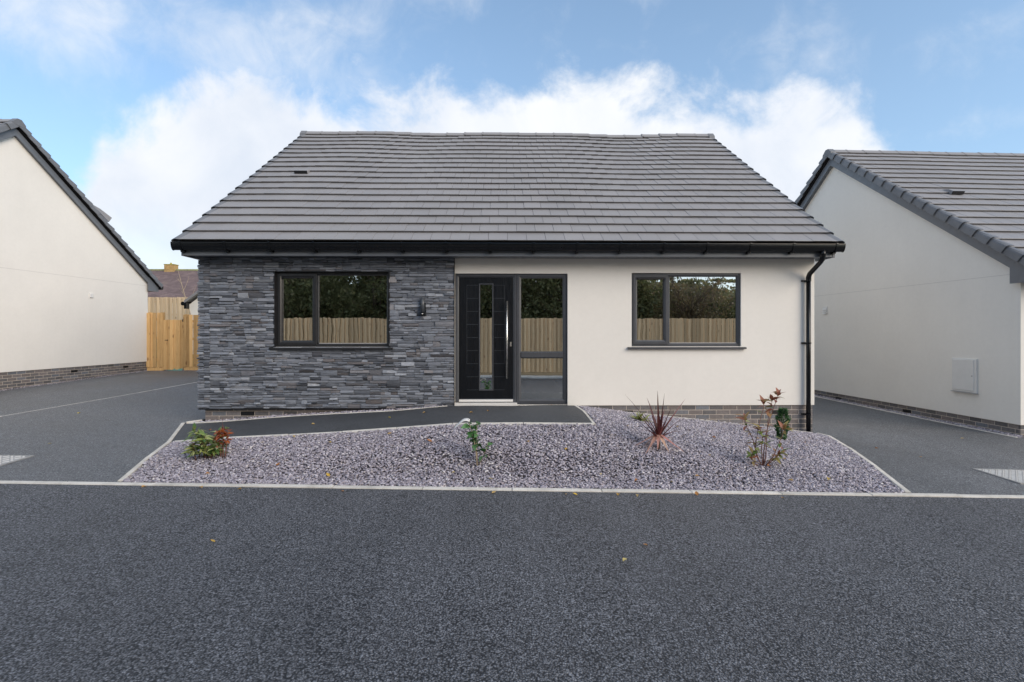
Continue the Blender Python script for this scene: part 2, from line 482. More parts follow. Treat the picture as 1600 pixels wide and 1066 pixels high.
# ------------------------------------------------------------------ mesh helper
class MB:
    def __init__(s):
        s.v = []
        s.f = []

    def add(s, vs_, fs):
        o = len(s.v)
        s.v += [tuple(x) for x in vs_]
        s.f += [tuple(i + o for i in q) for q in fs]
        return s

    def box(s, x0, x1, y0, y1, z0, z1):
        return s.add([(x0, y0, z0), (x1, y0, z0), (x1, y1, z0), (x0, y1, z0), (x0, y0, z1), (x1, y0, z1), (x1, y1, z1), (x0, y1, z1)],
                     [(0, 3, 2, 1), (4, 5, 6, 7), (0, 1, 5, 4), (1, 2, 6, 5), (2, 3, 7, 6), (3, 0, 4, 7)])

    def quad(s, a, b, c, d):
        return s.add([a, b, c, d], [(0, 1, 2, 3)])

    def cbox(s, x0, x1, y0, y1, z0, z1, c):
        """box with the edges of its front (-y) face chamfered by c"""
        return s.add([(x0, y0 + c, z0), (x1, y0 + c, z0), (x1, y0 + c, z1), (x0, y0 + c, z1),
                      (x0 + c, y0, z0 + c), (x1 - c, y0, z0 + c), (x1 - c, y0, z1 - c), (x0 + c, y0, z1 - c),
                      (x0, y1, z0), (x1, y1, z0), (x1, y1, z1), (x0, y1, z1)],
                     [(4, 5, 6, 7), (0, 1, 5, 4), (1, 2, 6, 5), (2, 3, 7, 6), (3, 0, 4, 7),
                      (1, 0, 8, 9), (2, 1, 9, 10), (3, 2, 10, 11), (0, 3, 11, 8), (9, 8, 11, 10)])

    def prism(s, prof, axis, a0, a1):
        """closed profile (2-tuples) extruded along x ('x': profile is y,z) or y ('y': profile is x,z)"""
        n = len(prof)
        P = (lambda a, q: (a, q[0], q[1])) if axis == 'x' else ((lambda a, q: (q[0], a, q[1])) if axis == 'y' else (lambda a, q: (q[0], q[1], a)))
        vs_ = [P(a0, q) for q in prof] + [P(a1, q) for q in prof]
        fs = [(i, (i + 1) % n, n + (i + 1) % n, n + i) for i in range(n)]
        fs += [tuple(range(n - 1, -1, -1)), tuple(range(n, 2 * n))]
        return s.add(vs_, fs)

    def tube(s, pts, rad, seg=8, cap=True):
        pts = [Vector(p_) for p_ in pts]
        n = len(pts)
        rads = rad if isinstance(rad, (list, tuple)) else [rad] * n
        o = len(s.v)
        prev = None
        for i, p_ in enumerate(pts):
            d = (pts[min(i + 1, n - 1)] - pts[max(i - 1, 0)]).normalized()
            if prev is None:
                u = d.orthogonal().normalized()
            else:
                u = (prev - d * prev.dot(d)).normalized()
            prev = u
            w = d.cross(u)
            for k in range(seg):
                a = 2 * math.pi * k / seg
                s.v.append(tuple(p_ + (u * math.cos(a) + w * math.sin(a)) * rads[i]))
        for i in range(n - 1):
            for k in range(seg):
                k2 = (k + 1) % seg
                s.f.append((o + i * seg + k, o + i * seg + k2, o + (i + 1) * seg + k2, o + (i + 1) * seg + k))
        if cap:
            s.f.append(tuple(o + k for k in range(seg - 1, -1, -1)))
            s.f.append(tuple(o + (n - 1) * seg + k for k in range(seg)))
        return s

    def mesh(s, name, mat, smooth=False):
        me = bpy.data.meshes.new(name)
        me.from_pydata(s.v, [], s.f)
        me.materials.append(M[mat] if isinstance(mat, str) else mat)
        if smooth:
            me.polygons.foreach_set('use_smooth', [True] * len(me.polygons))
        me.update()
        return me

    def build(s, name, mat, parent=None, smooth=False, loc=None, rot=None):
        return link(name, s.mesh(name, mat, smooth), parent, loc, rot)


def link(name, me, parent=None, loc=None, rot=None):
    o = bpy.data.objects.new(name, me)
    COL.objects.link(o)
    if parent is not None:
        o.parent = parent
    if loc is not None:
        o.location = loc
    if rot is not None:
        o.rotation_euler = rot
    return o


def tag(o, label=None, cat=None, group=None, kind=None):
    if label: o['label'] = label
    if cat: o['category'] = cat
    if group: o['group'] = group
    if kind: o['kind'] = kind
    return o


def thing(name, loc, rz, label, cat, group=None):
    o = bpy.data.objects.new(name, None)
    COL.objects.link(o)
    o.location = loc
    o.rotation_euler = (0, 0, rz)
    o.empty_display_size = 0.2
    return tag(o, label, cat, group)


def np_mesh(name, V, F, mat, smooth=False):
    """fast mesh of equal-sized polygons"""
    V = np.asarray(V, dtype=np.float32)
    F = np.asarray(F, dtype=np.int32)
    me = bpy.data.meshes.new(name)
    me.vertices.add(len(V))
    me.vertices.foreach_set('co', V.ravel())
    k = F.shape[1]
    me.loops.add(F.size)
    me.loops.foreach_set('vertex_index', F.ravel())
    me.polygons.add(len(F))
    me.polygons.foreach_set('loop_start', np.arange(0, F.size, k, dtype=np.int32))
    me.polygons.foreach_set('loop_total', np.full(len(F), k, dtype=np.int32))
    if smooth:
        me.polygons.foreach_set('use_smooth', np.ones(len(F), dtype=bool))
    me.materials.append(M[mat])
    me.update(calc_edges=True)
    me.validate()
    return me


# ------------------------------------------------------------------ lie of the land
CP = np.array([
    (-5.17, 5.08, -.385), (-4.05, 5.10, -.400), (-2, 5.08, -.43), (0, 5.08, -.455), (2, 5.08, -.487), (4.07, 5.09, -.52), (5.2, 5.08, -.535),
    (-8, 5.05, -.34), (8, 5.05, -.58), (-8, 0, -.36), (0, 0, -.47), (8, 0, -.58), (0, 2.5, -.465), (-8, -2.4, -.36), (8, -2.4, -.58), (0, -2.4, -.48),
    (-20, 5, -.22), (20, 5, -.76), (-20, -2.4, -.22), (20, -2.4, -.76),
    (-12.26, 7.75, -.31), (-12.2, 11.87, -.231), (-12.1, 16.45, -.105), (-8.3, 8, -.265), (-8.3, 13, -.165), (-8.4, 17, -.10),
    (-5.0, 8, -.267), (-5, 12, -.19), (-5, 16.8, -.11),
    (8.38, 8.2, -.565), (8.1, 13.3, -.525), (8, 17, -.50), (4.95, 8.05, -.47), (4.9, 12, -.48), (5, 17, -.48),
    (-5.18, 7.9, -.27), (-4.54, 6.6, -.31), (-.76, 6.39, -.035), (0.2, 6.42, -.03), (1.056, 6.47, -.035), (1.0, 7.95, -.02), (0, 7.9, -.02), (-0.95, 7.95, -.02),
    (-2.6, 6.5, -.165), (-2.8, 7.72, -.125), (-1.77, 7.72, -.069), (-3.9, 7.75, -.195), (-3.7, 6.55, -.24),
    (1.86, 7.85, -.12), (3.0, 7.87, -.245), (4.0, 7.9, -.36)], dtype=float)


def _phi(r2):
    return np.where(r2 > 1e-12, 0.5 * r2 * np.log(np.maximum(r2, 1e-12)), 0.0)


_n = len(CP)
_d2 = ((CP[:, None, :2] - CP[None, :, :2]) ** 2).sum(-1)
_A = np.zeros((_n + 3, _n + 3))
_A[:_n, :_n] = _phi(_d2) + np.eye(_n) * 0.02
_A[:_n, _n] = 1; _A[:_n, _n + 1:] = CP[:, :2]
_A[_n:, :_n] = _A[:_n, _n:].T
_w = np.linalg.solve(_A, np.concatenate([CP[:, 2], np.zeros(3)]))


def H(x, y):
    x = np.asarray(x, dtype=float); y = np.asarray(y, dtype=float)
    d2 = (x[..., None] - CP[:, 0]) ** 2 + (y[..., None] - CP[:, 1]) ** 2
    z = _phi(d2) @ _w[:_n] + _w[_n] + _w[_n + 1] * x + _w[_n + 2] * y
    k = np.clip((y - 5.12) / 0.7, 0, 1)
    k = k * k * (3 - 2 * k)
    return z * k + (-0.458 - 0.0144 * x) * (1 - k)            # the road is a plain fall to the right


def h1(x, y):
    return float(H(np.array([x]), np.array([y]))[0])


# ------------------------------------------------------------------ ground sheets
def lerp(a, b, t_):
    return a + (b - a) * t_


def resample(poly, ts):
    """points of a polyline at given fractions"""
    P = np.array(poly, dtype=float)
    L = np.concatenate([[0], np.cumsum(np.linalg.norm(np.diff(P, axis=0), axis=1))])
    L /= L[-1]
    return np.stack([np.interp(ts, L, P[:, i]) for i in range(P.shape[1])], 1)


def strip(name, A, B, na, nb, off, mat, kind='structure', hf=H):
    """sheet between polylines A and B that follows the ground"""
    ts = np.linspace(0, 1, na + 1)
    a = resample(A, ts); b_ = resample(B, ts)
    us = np.linspace(0, 1, nb + 1)
    P = a[None] + (b_ - a)[None] * us[:, None, None]
    z = hf(P[..., 0], P[..., 1]) + off
    V = np.concatenate([P, z[..., None]], -1).reshape(-1, 3)
    I = np.arange((na + 1) * (nb + 1)).reshape(nb + 1, na + 1)
    F = np.stack([I[:-1, :-1], I[:-1, 1:], I[1:, 1:], I[1:, :-1]], -1).reshape(-1, 4)
    # keep normals up
    v0, v1, v2 = V[F[0, 0]], V[F[0, 1]], V[F[0, 2]]
    if np.cross(v1 - v0, v2 - v0)[2] < 0:
        F = F[:, ::-1]
    o = link(name, np_mesh(name, V, F, mat, True))
    tag(o, kind=kind)
    return o


def GF(x, y):
    """ground far and near: local levels blending out, bank rising behind the plots"""
    d = np.maximum(np.maximum(np.abs(x) - 16, np.maximum(y - 15, -3 - y)), 0)
    k = np.clip(d / 6, 0, 1)
    k = k * k * (3 - 2 * k)
    xc = np.clip(x, -20, 20); yc = np.clip(y, -4, 18)
    near = H(xc, yc)
    up = np.clip((y - 17.5) / 7, 0, 1)
    return near * (1 - k) + k * (-0.35) + 1.25 * up * up * (3 - 2 * up) - 0.20


gx = np.concatenate([[-900, -300, -120, -60, -40], np.arange(-30, 30.1, 1.0), [40, 60, 120, 300, 900]])
gy = np.concatenate([[-900, -300, -120, -60, -30, -20, -14, -10], np.arange(-8, 30.1, 1.0), [35, 45, 60, 120, 300, 900]])
XX, YY = np.meshgrid(gx, gy)
ZZ = GF(XX, YY)
V = np.stack([XX, YY, ZZ], -1).reshape(-1, 3)
I = np.arange(len(V)).reshape(XX.shape)
F = np.stack([I[:-1, :-1], I[:-1, 1:], I[1:, 1:], I[1:, :-1]], -1).reshape(-1, 4)
tag(link('ground', np_mesh('ground', V, F, 'grass', True)), kind='structure')

KERB_Y0, KERB_Y1 = 5.02, 5.12
road = strip('road', [(-26, 5.05), (26, 5.05)], [(-26, -1.75), (26, -1.75)], 78, 20, 0.0, 'road_asphalt')
strip('pavement', [(-26, -1.84), (26, -1.84)], [(-26, -2.42), (26, -2.42)], 78, 2, 0.05, 'concrete')

LE = [(-4.042, 5.10), (-4.554, 6.622), (-5.149, 7.80), (-5.02, 7.98), (-5.02, 17.4)]      # edge of left drive against bed, path, house
RE = [(4.083, 5.09), (4.90, 7.731), (4.87, 8.05), (4.80, 17.2)]                          # edge of right drive
lts = [5.10, 6.622, 7.80, 7.98, 17.4]
strip('driveway_left', [(-12.9, y) for y in lts], LE, 60, 30, 0.004, 'drive_asphalt')
strip('driveway_far_left', [(-26, 5.1), (-26, 7.9)], [(-12.85, 5.1), (-12.85, 7.9)], 6, 12, 0.003, 'drive_asphalt')
strip('driveway_right', RE, [(9.2, y) for y in (5.09, 7.731, 8.05, 17.2)], 50, 24, 0.004, 'drive_asphalt')
strip('driveway_far_right', [(9.15, 5.1), (9.15, 8.6)], [(24, 5.1), (24, 8.6)], 6, 12, 0.003, 'drive_asphalt')

# sloping path to the door
PF = [(-4.56, 6.64), (-2.921, 6.50), (-1.495, 6.46), (-0.766, 6.42), (1.03, 6.46)]
PB = [(-5.10, 7.74), (-3.55, 7.74), (-1.77, 7.72), (-1.0, 7.86), (0.99, 7.93)]
strip('path', PF, PB, 48, 10, 0.010, 'path_asphalt')


# ------------------------------------------------------------------ concrete edgings, block by block
def edging(name, line, w, top, blk=0.915, depth=0.10):
    root = None
    P = np.array(line, dtype=float)
    L = np.concatenate([[0], np.cumsum(np.linalg.norm(np.diff(P, axis=0), axis=1))])
    for si in range(len(P) - 1):
        a, b_ = P[si], P[si + 1]
        d = b_ - a
        ln = np.linalg.norm(d)
        d = d / ln
        nrm = np.array([-d[1], d[0]])
        k = max(1, int(round(ln / blk)))
        for i in range(k):
            s0, s1 = ln * i / k + 0.003, ln * (i + 1) / k - 0.003
            q = [a + d * s0 - nrm * w / 2, a + d * s1 - nrm * w / 2, a + d * s1 + nrm * w / 2, a + d * s0 + nrm * w / 2]
            c = a + d * (s0 + s1) / 2
            jt = random.uniform(-0.003, 0.003)
            zt = [h1(*x) + top + jt for x in q]
            ch = 0.006
            qi = [a + d * (s0 + ch) - nrm * (w / 2 - ch), a + d * (s1 - ch) - nrm * (w / 2 - ch), a + d * (s1 - ch) + nrm * (w / 2 - ch), a + d * (s0 + ch) + nrm * (w / 2 - ch)]
            z0 = h1(*c)
            vs_ = [(x[0], x[1], z - depth) for x, z in zip(q, zt)] + [(x[0], x[1], z - ch) for x, z in zip(q, zt)] + [(x[0], x[1], z) for x, z in zip(qi, zt)]
            mb = MB().add(vs_, [(0, 1, 5, 4), (1, 2, 6, 5), (2, 3, 7, 6), (3, 0, 4, 7), (4, 5, 9, 8), (5, 6, 10, 9), (6, 7, 11, 10), (7, 4, 8, 11), (8, 9, 10, 11)])
            if root is None:
                root = tag(mb.build(name, 'concrete'), kind='structure')
            else:
                mb.build('edging_block', 'concrete', root)
    return root


edging('kerb', [(-14.64, 5.09), (14.64, 5.09)], 0.078, 0.012)
edging('kerb_opposite', [(-14.64, -1.79), (14.64, -1.79)], 0.10, 0.05)
edging('edging_bed_left', [(-4.06, 5.16), (-4.56, 6.62), (-5.14, 7.78)], 0.05, 0.020)
edging('edging_corner_left', [(-5.13, 7.83), (-4.98, 8.00)], 0.045, 0.02)
edging('edging_path_front', [(-4.50, 6.615), (-2.921, 6.475), (-1.495, 6.435), (-0.766, 6.395), (1.055, 6.435)], 0.045, 0.018)
edging('edging_path_back', [(-5.06, 7.78), (-3.55, 7.77), (-1.77, 7.755), (-1.02, 7.885)], 0.04, 0.018)
edging('edging_path_end', [(1.065, 6.46), (1.01, 7.94)], 0.045, 0.018)
edging('edging_bed_back', [(1.05, 7.93), (1.86, 7.84), (3.06, 7.89), (4.80, 7.93)], 0.04, 0.02)
edging('edging_bed_right', [(4.10, 5.15), (4.925, 7.72), (4.86, 7.93)], 0.055, 0.022)
edging('edging_drive_seam', [(-8.60, 5.14), (-8.60, 8.4), (-8.36, 13.2), (-8.2, 16.4)], 0.025, 0.007)


# ------------------------------------------------------------------ slate chippings
def in_poly(px, py, poly):
    c = np.zeros(len(px), dtype=bool)
    n_ = len(poly)
    for i in range(n_):
        x0, y0 = poly[i]; x1, y1 = poly[(i + 1) % n_]
        cond = ((y0 > py) != (y1 > py))
        with np.errstate(divide='ignore', invalid='ignore'):
            xi = (x1 - x0) * (py - y0) / (y1 - y0) + x0
        c ^= cond & (px < xi)
    return c


def chips(name, poly, dens, size, lift, label_kind='stuff', hf=H):
    P = np.array(poly)
    x0, y0 = P.min(0); x1, y1 = P.max(0)
    n_ = int((x1 - x0) * (y1 - y0) * dens)
    px = rng.uniform(x0, x1, n_); py = rng.uniform(y0, y1, n_)
    k = in_poly(px, py, poly)
    px, py = px[k], py[k]
    n_ = len(px)
    z = hf(px, py) + lift + rng.uniform(-0.012, 0.016, n_)
    sz = size * rng.uniform(0.45, 1.35, n_)
    asp = rng.uniform(0.38, 0.85, n_)
    th = sz * rng.uniform(0.12, 0.3, n_)
    yaw = rng.uniform(0, 2 * np.pi, n_)
    pit = rng.normal(0, 0.27, n_); rol = rng.normal(0, 0.27, n_)
    K = 5
    ang = (np.arange(K) / K * 2 * np.pi)[None] + rng.uniform(-0.35, 0.35, (n_, K))
    rad = rng.uniform(0.7, 1.15, (n_, K))
    lx = np.cos(ang) * rad * sz[:, None]; ly = np.sin(ang) * rad * (sz * asp)[:, None]
    top = np.stack([lx * 0.86, ly * 0.86, np.broadcast_to(th[:, None], lx.shape) * rng.uniform(0.7, 1.3, lx.shape)], -1)
    bot = np.stack([lx, ly, -np.broadcast_to(th[:, None], lx.shape)], -1)
    L = np.concatenate([top, bot], 1)
    cy, sy = np.cos(yaw), np.sin(yaw); cp, sp_ = np.cos(pit), np.sin(pit); cr, sr = np.cos(rol), np.sin(rol)
    # roll about x, pitch about y, yaw about z
    y_ = L[..., 1] * cr[:, None] - L[..., 2] * sr[:, None]; z_ = L[..., 1] * sr[:, None] + L[..., 2] * cr[:, None]
    x_ = L[..., 0] * cp[:, None] + z_ * sp_[:, None]; z2 = -L[..., 0] * sp_[:, None] + z_ * cp[:, None]
    X = x_ * cy[:, None] - y_ * sy[:, None] + px[:, None]; Y = x_ * sy[:, None] + y_ * cy[:, None] + py[:, None]
    V = np.stack([X, Y, z2 + z[:, None]], -1).reshape(-1, 3)
    base = (np.arange(n_) * 2 * K)[:, None, None]
    tri = [(0, 1, 2), (0, 2, 3), (0, 3, 4)]
    for i in range(K):
        j = (i + 1) % K
        tri += [(i, K + i, K + j), (i, K + j, j)]
    Fc = (base + np.array(tri)[None]).reshape(-1, 3)
    o = link(name, np_mesh(name, V, Fc, 'slate_chip'))
    return tag(o, kind=label_kind)


BED = [(-4.02, 5.13), (4.07, 5.13), (4.90, 7.72), (4.84, 7.91), (3.06, 7.87), (1.86, 7.815), (1.06, 7.88), (1.09, 6.42), (-0.766, 6.37), (-1.495, 6.41), (-2.921, 6.45), (-4.50, 6.59)]
so = strip('bed_soil', [(-4.05, 5.11), (4.09, 5.11)], [(-4.53, 6.60), (4.56, 6.60)], 40, 10, -0.012, 'bed_soil')
strip('bed_soil_right', [(1.05, 6.58), (4.555, 6.58)], [(1.03, 7.92), (4.90, 7.92)], 24, 8, -0.013, 'bed_soil')
g1 = tag(chips('slate_gravel', BED, 5600, 0.0155, 0.004), 'plum slate chippings filling the front bed', 'gravel')
MARG = [(-5.0, 7.80), (-3.55, 7.79), (-1.77, 7.775), (-1.05, 7.90), (-1.0, 8.0), (-4.95, 7.94)]
strip('margin_soil', [(-5.05, 7.79), (-1.0, 7.86)], [(-4.98, 7.95), (-0.95, 8.02)], 20, 2, -0.008, 'bed_soil')
tag(chips('slate_gravel_margin', MARG, 3000, 0.019, 0.006), 'thin strip of slate chippings under the stone clad wall', 'gravel')
MARG2 = [(1.05, 7.95), (1.86, 7.86), (3.06, 7.91), (4.82, 7.95), (4.88, 8.12), (1.0, 8.05)]
strip('margin_soil_right', [(1.05, 7.94), (1.86, 7.85), (3.06, 7.90), (4.86, 7.94)], [(1.05, 8.06), (1.86, 8.06), (3.06, 8.08), (4.86, 8.10)], 20, 2, -0.03, 'bed_soil')
tag(chips('slate_gravel_strip', MARG2, 2600, 0.019, -0.012), 'thin strip of slate chippings along the right brick plinth', 'gravel')


# ------------------------------------------------------------------ bungalow kit
UW = 4.91          # half width of the walls
DEP = 8.78         # depth
EV, EZ = -0.42, 2.525      # eave line of the tiles (v, z)
RV, RZ = 4.39, 6.045       # ridge of the tile plane
SL = math.hypot(RV - EV, RZ - EZ)
PITCH = math.atan2(RZ - EZ, RV - EV)
NC = 19
GAUGE = SL / NC
UL, UR = -5.07, 5.05       # verges
TW = 0.2925
cp_, sp__ = math.cos(PITCH), math.sin(PITCH)


def sag(u, s):
    """slight waviness of a hand-laid roof"""
    s = max(s, 0.0)
    return (0.012 * math.sin(u * 1.35 + 0.6) * (s / SL) + 0.010 * math.sin(u * 2.6 - s * 0.5) * (s / SL) - 0.022 * math.exp(-((u - 2.3) / 1.1) ** 2) * (s / SL) ** 1.5)


def slope_pt(u, s, n, front=True):
    v = EV + s * cp_ - n * sp__
    z = EZ + s * sp__ + n * cp_
    if not front:
        v = 2 * RV - v
    return (u, v, z)


# one tile: x across, y up the slope, z off the slope (origin mid-tail)
def tile_verts(w):
    hw = w / 2 - 0.0013
    L = 0.372
    t0, t1, th = 0.050, 0.006, 0.040
    c = 0.005
    vs_ = [(-hw, 0.026, t0 - th), (hw, 0.026, t0 - th), (hw, L, t1 - 0.012), (-hw, L, t1 - 0.012),
           (-hw, 0, t0 - c), (hw, 0, t0 - c), (hw - c * .5, c, t0), (-hw + c * .5, c, t0), (hw - c * .5, L, t1 + 0.004), (-hw + c * .5, L, t1 + 0.004),
           (hw, c, t0 - c), (-hw, c, t0 - c), (hw, L, t1), (-hw, L, t1)]
    fs = [(0, 1, 5, 4), (4, 5, 6, 7), (7, 6, 8, 9), (1, 2, 12, 10), (1, 10, 5), (10, 12, 8, 6), (5, 10, 6), (3, 0, 11, 13), (0, 4, 11), (11, 7, 9, 13), (4, 7, 11), (0, 3, 2, 1), (3, 13, 9, 8, 12, 2)]
    return vs_, fs


TILE_ME = {}


def tile_mesh(w):
    k = round(w, 3)
    if k not in TILE_ME:
        vs_, fs = tile_verts(w)
        TILE_ME[k] = MB().add(vs_, fs).mesh('roof_tile', 'roof_tile')
    return TILE_ME[k]


def tile_layout(u0, u1):
    """(course, u centre, width) in broken bond"""
    out = []
    for c in range(NC):
        u = u0 + 0.012
        first = True
        while u < u1 - 0.03:
            w = TW
            if first and c % 2:
                w = TW / 2
            first = False
            w = min(w, u1 - 0.012 - u)
            if w > 0.05:
                out.append((c, u + w / 2, w))
            u += w
    return out


def place_tile(parent, c, u, w, wav, front=True):
    s = c * GAUGE - 0.01
    n = wav * sag(u, s) + random.uniform(-0.0018, 0.0018)
    loc = slope_pt(u, s, n, front)
    rot = (PITCH + random.uniform(-.003, .003), 0, random.uniform(-.002, .002)) if front else (PITCH, 0, math.pi)
    return link('roof_tile', tile_mesh(w), parent, loc, rot)


def joined_tiles(parent, lay, wav, front=True):
    mb = MB()
    for c, u, w in lay:
        s = c * GAUGE - 0.01
        loc = Vector(slope_pt(u, s, wav * sag(u, s) + random.uniform(-0.0018, 0.0018), front))
        mt = Matrix.Translation(loc) @ (Matrix.Rotation(0 if front else math.pi, 4, 'Z') @ Matrix.Rotation(PITCH, 4, 'X'))
        vs_, fs = tile_verts(w)
        mb.add([mt @ Vector(x) for x in vs_], fs)
    o = mb.build('roof_tiles', 'roof_tile', parent)
    o['kind'] = 'stuff'
    return o


def verge_cap_mesh():
    """dry verge unit for the right-hand verge: x outward, y up slope, z off slope"""
    def sec(g, y):
        pr = [(-0.085, 0.052 + g), (-0.02, 0.062 + g), (0.015, 0.056 + g), (0.032, 0.042 + g), (0.040, 0.018 + g), (0.042, -0.075), (0.034, -0.083), (0.022, -0.075)]
        return [(x + (g * 0.8 if i > 2 else 0), y - (0.018 if i < 5 else 0.018 - 0.03 * (i - 4) / 3.0) * (1 if y < 0.1 else 0), z) for i, (x, z) in enumerate(pr)]
    n_ = 8
    A = sec(0.016, 0.0); B = sec(0.014, 0.05); Cc = sec(-0.016, GAUGE + 0.02)
    mb = MB()
    mb.v = A + B + Cc
    for k in range(2):
        for i in range(n_ - 1):
            mb.f.append((k * n_ + i, k * n_ + i + 1, (k + 1) * n_ + i + 1, (k + 1) * n_ + i))
    A2 = [(x * 0.93, y + 0.004, z - 0.008) for x, y, z in A]
    o_ = len(mb.v)
    mb.v += A2
    for i in range(n_ - 1):
        mb.f.append((i + 1, i, o_ + i, o_ + i + 1))
    return mb.mesh('verge_cap', 'verge')


VC_R = verge_cap_mesh()
VC_L = VC_R.copy()
VC_L.transform(Matrix.Scale(-1, 4, (1, 0, 0)))
VC_L.flip_normals()


def brick_mesh(l=0.215, hgt=0.065, dep=0.03):
    return MB().cbox(-l / 2, l / 2, 0, dep, -hgt / 2, hgt / 2, 0.003).mesh('brick', 'brick')


BR = {}


def brick_me(l):
    k = round(l, 3)
    if k not in BR:
        BR[k] = brick_mesh(l)
    return BR[k]


def plinth_face(parent, p0, p1, ztop, zbot_f, vents=(), skip_above=None):
    """lay stretcher bond between two local points (outward normal on the right of p0->p1 is -normal of wall face)"""
    a = Vector((p0[0], p0[1], 0)); b_ = Vector((p1[0], p1[1], 0))
    d = (b_ - a); ln = d.length; d.normalize()
    rz = math.atan2(d.y, d.x)
    z = ztop - 0.0425
    row = 0
    cnt = 0
    vents = list(vents)
    while row < 9:
        lowest = min(zbot_f(a), zbot_f(b_), zbot_f((a + b_) / 2))
        if z + 0.04 < lowest - 0.02:
            break
        x = -0.1125 if row % 2 else 0.0
        while x < ln - 0.01:
            x0, x1 = max(x, 0), min(x + 0.215, ln)
            if x1 - x0 > 0.04:
                mid = a + d * ((x0 + x1) / 2)
                if z + 0.05 > zbot_f(mid):
                    isv = False
                    if row == 1:
                        for vx in vents:
                            if x0 - 0.005 <= vx < x1 + 0.01:
                                isv = True
                    if isv:
                        o = MB().box(-(x1 - x0) / 2, (x1 - x0) / 2, -0.001, 0.03, -0.033, 0.033)
                        for k in range(5):
                            o.box(-(x1 - x0) / 2 + 0.008, (x1 - x0) / 2 - 0.008, -0.006, -0.001, -0.030 + k * 0.0135, -0.024 + k * 0.0135)
                        o = o.build('air_vent', 'black_trim', parent, loc=(mid.x, mid.y, z), rot=(0, 0, rz))
                    else:
                        link('brick', brick_me(x1 - x0), parent, (mid.x, mid.y, z + random.uniform(-.001, .001)), (0, 0, rz + random.uniform(-.004, .004)))
                    cnt += 1
            x += 0.225
        z -= 0.075
        row += 1
    return cnt


def gable_ring(mb, u, face):
    """pentagon gable wall"""
    pass


def frame_ring(mb, u0, u1, z0, z1, w, v0, v1, ch=0.012, bead=0.010):
    """mitred frame ring, front at v0 sloping in to the bead, back at v1"""
    o = [(u0, z0), (u1, z0), (u1, z1), (u0, z1)]

    def inset(k):
        return [(u0 + k, z0 + k), (u1 - k, z0 + k), (u1 - k, z1 - k), (u0 + k, z1 - k)]
    loops = [[(x, v1, z) for x, z in o], [(x, v0 + 0.003, z) for x, z in o], [(x, v0, z) for x, z in inset(0.003)], [(x, v0, z) for x, z in inset(w * 0.55)],
             [(x, v0 + ch, z) for x, z in inset(w * 0.8)], [(x, v0 + ch + 0.004, z) for x, z in inset(w - bead * 0.3)], [(x, v1, z) for x, z in inset(w)]]
    vs_ = [p_ for l_ in loops for p_ in l_]
    fs = []
    for k in range(len(loops) - 1):
        for i in range(4):
            j = (i + 1) % 4
            fs.append((k * 4 + i, k * 4 + j, (k + 1) * 4 + j, (k + 1) * 4 + i))
    mb.add(vs_, fs)
    return mb


def gutter_profile(cv_, cz, r, inner=False):
    pr = []
    for i in range(13):
        a = math.pi + math.pi * i / 12
        pr.append((cv_ + r * math.cos(a), cz + r * math.sin(a)))
    return pr


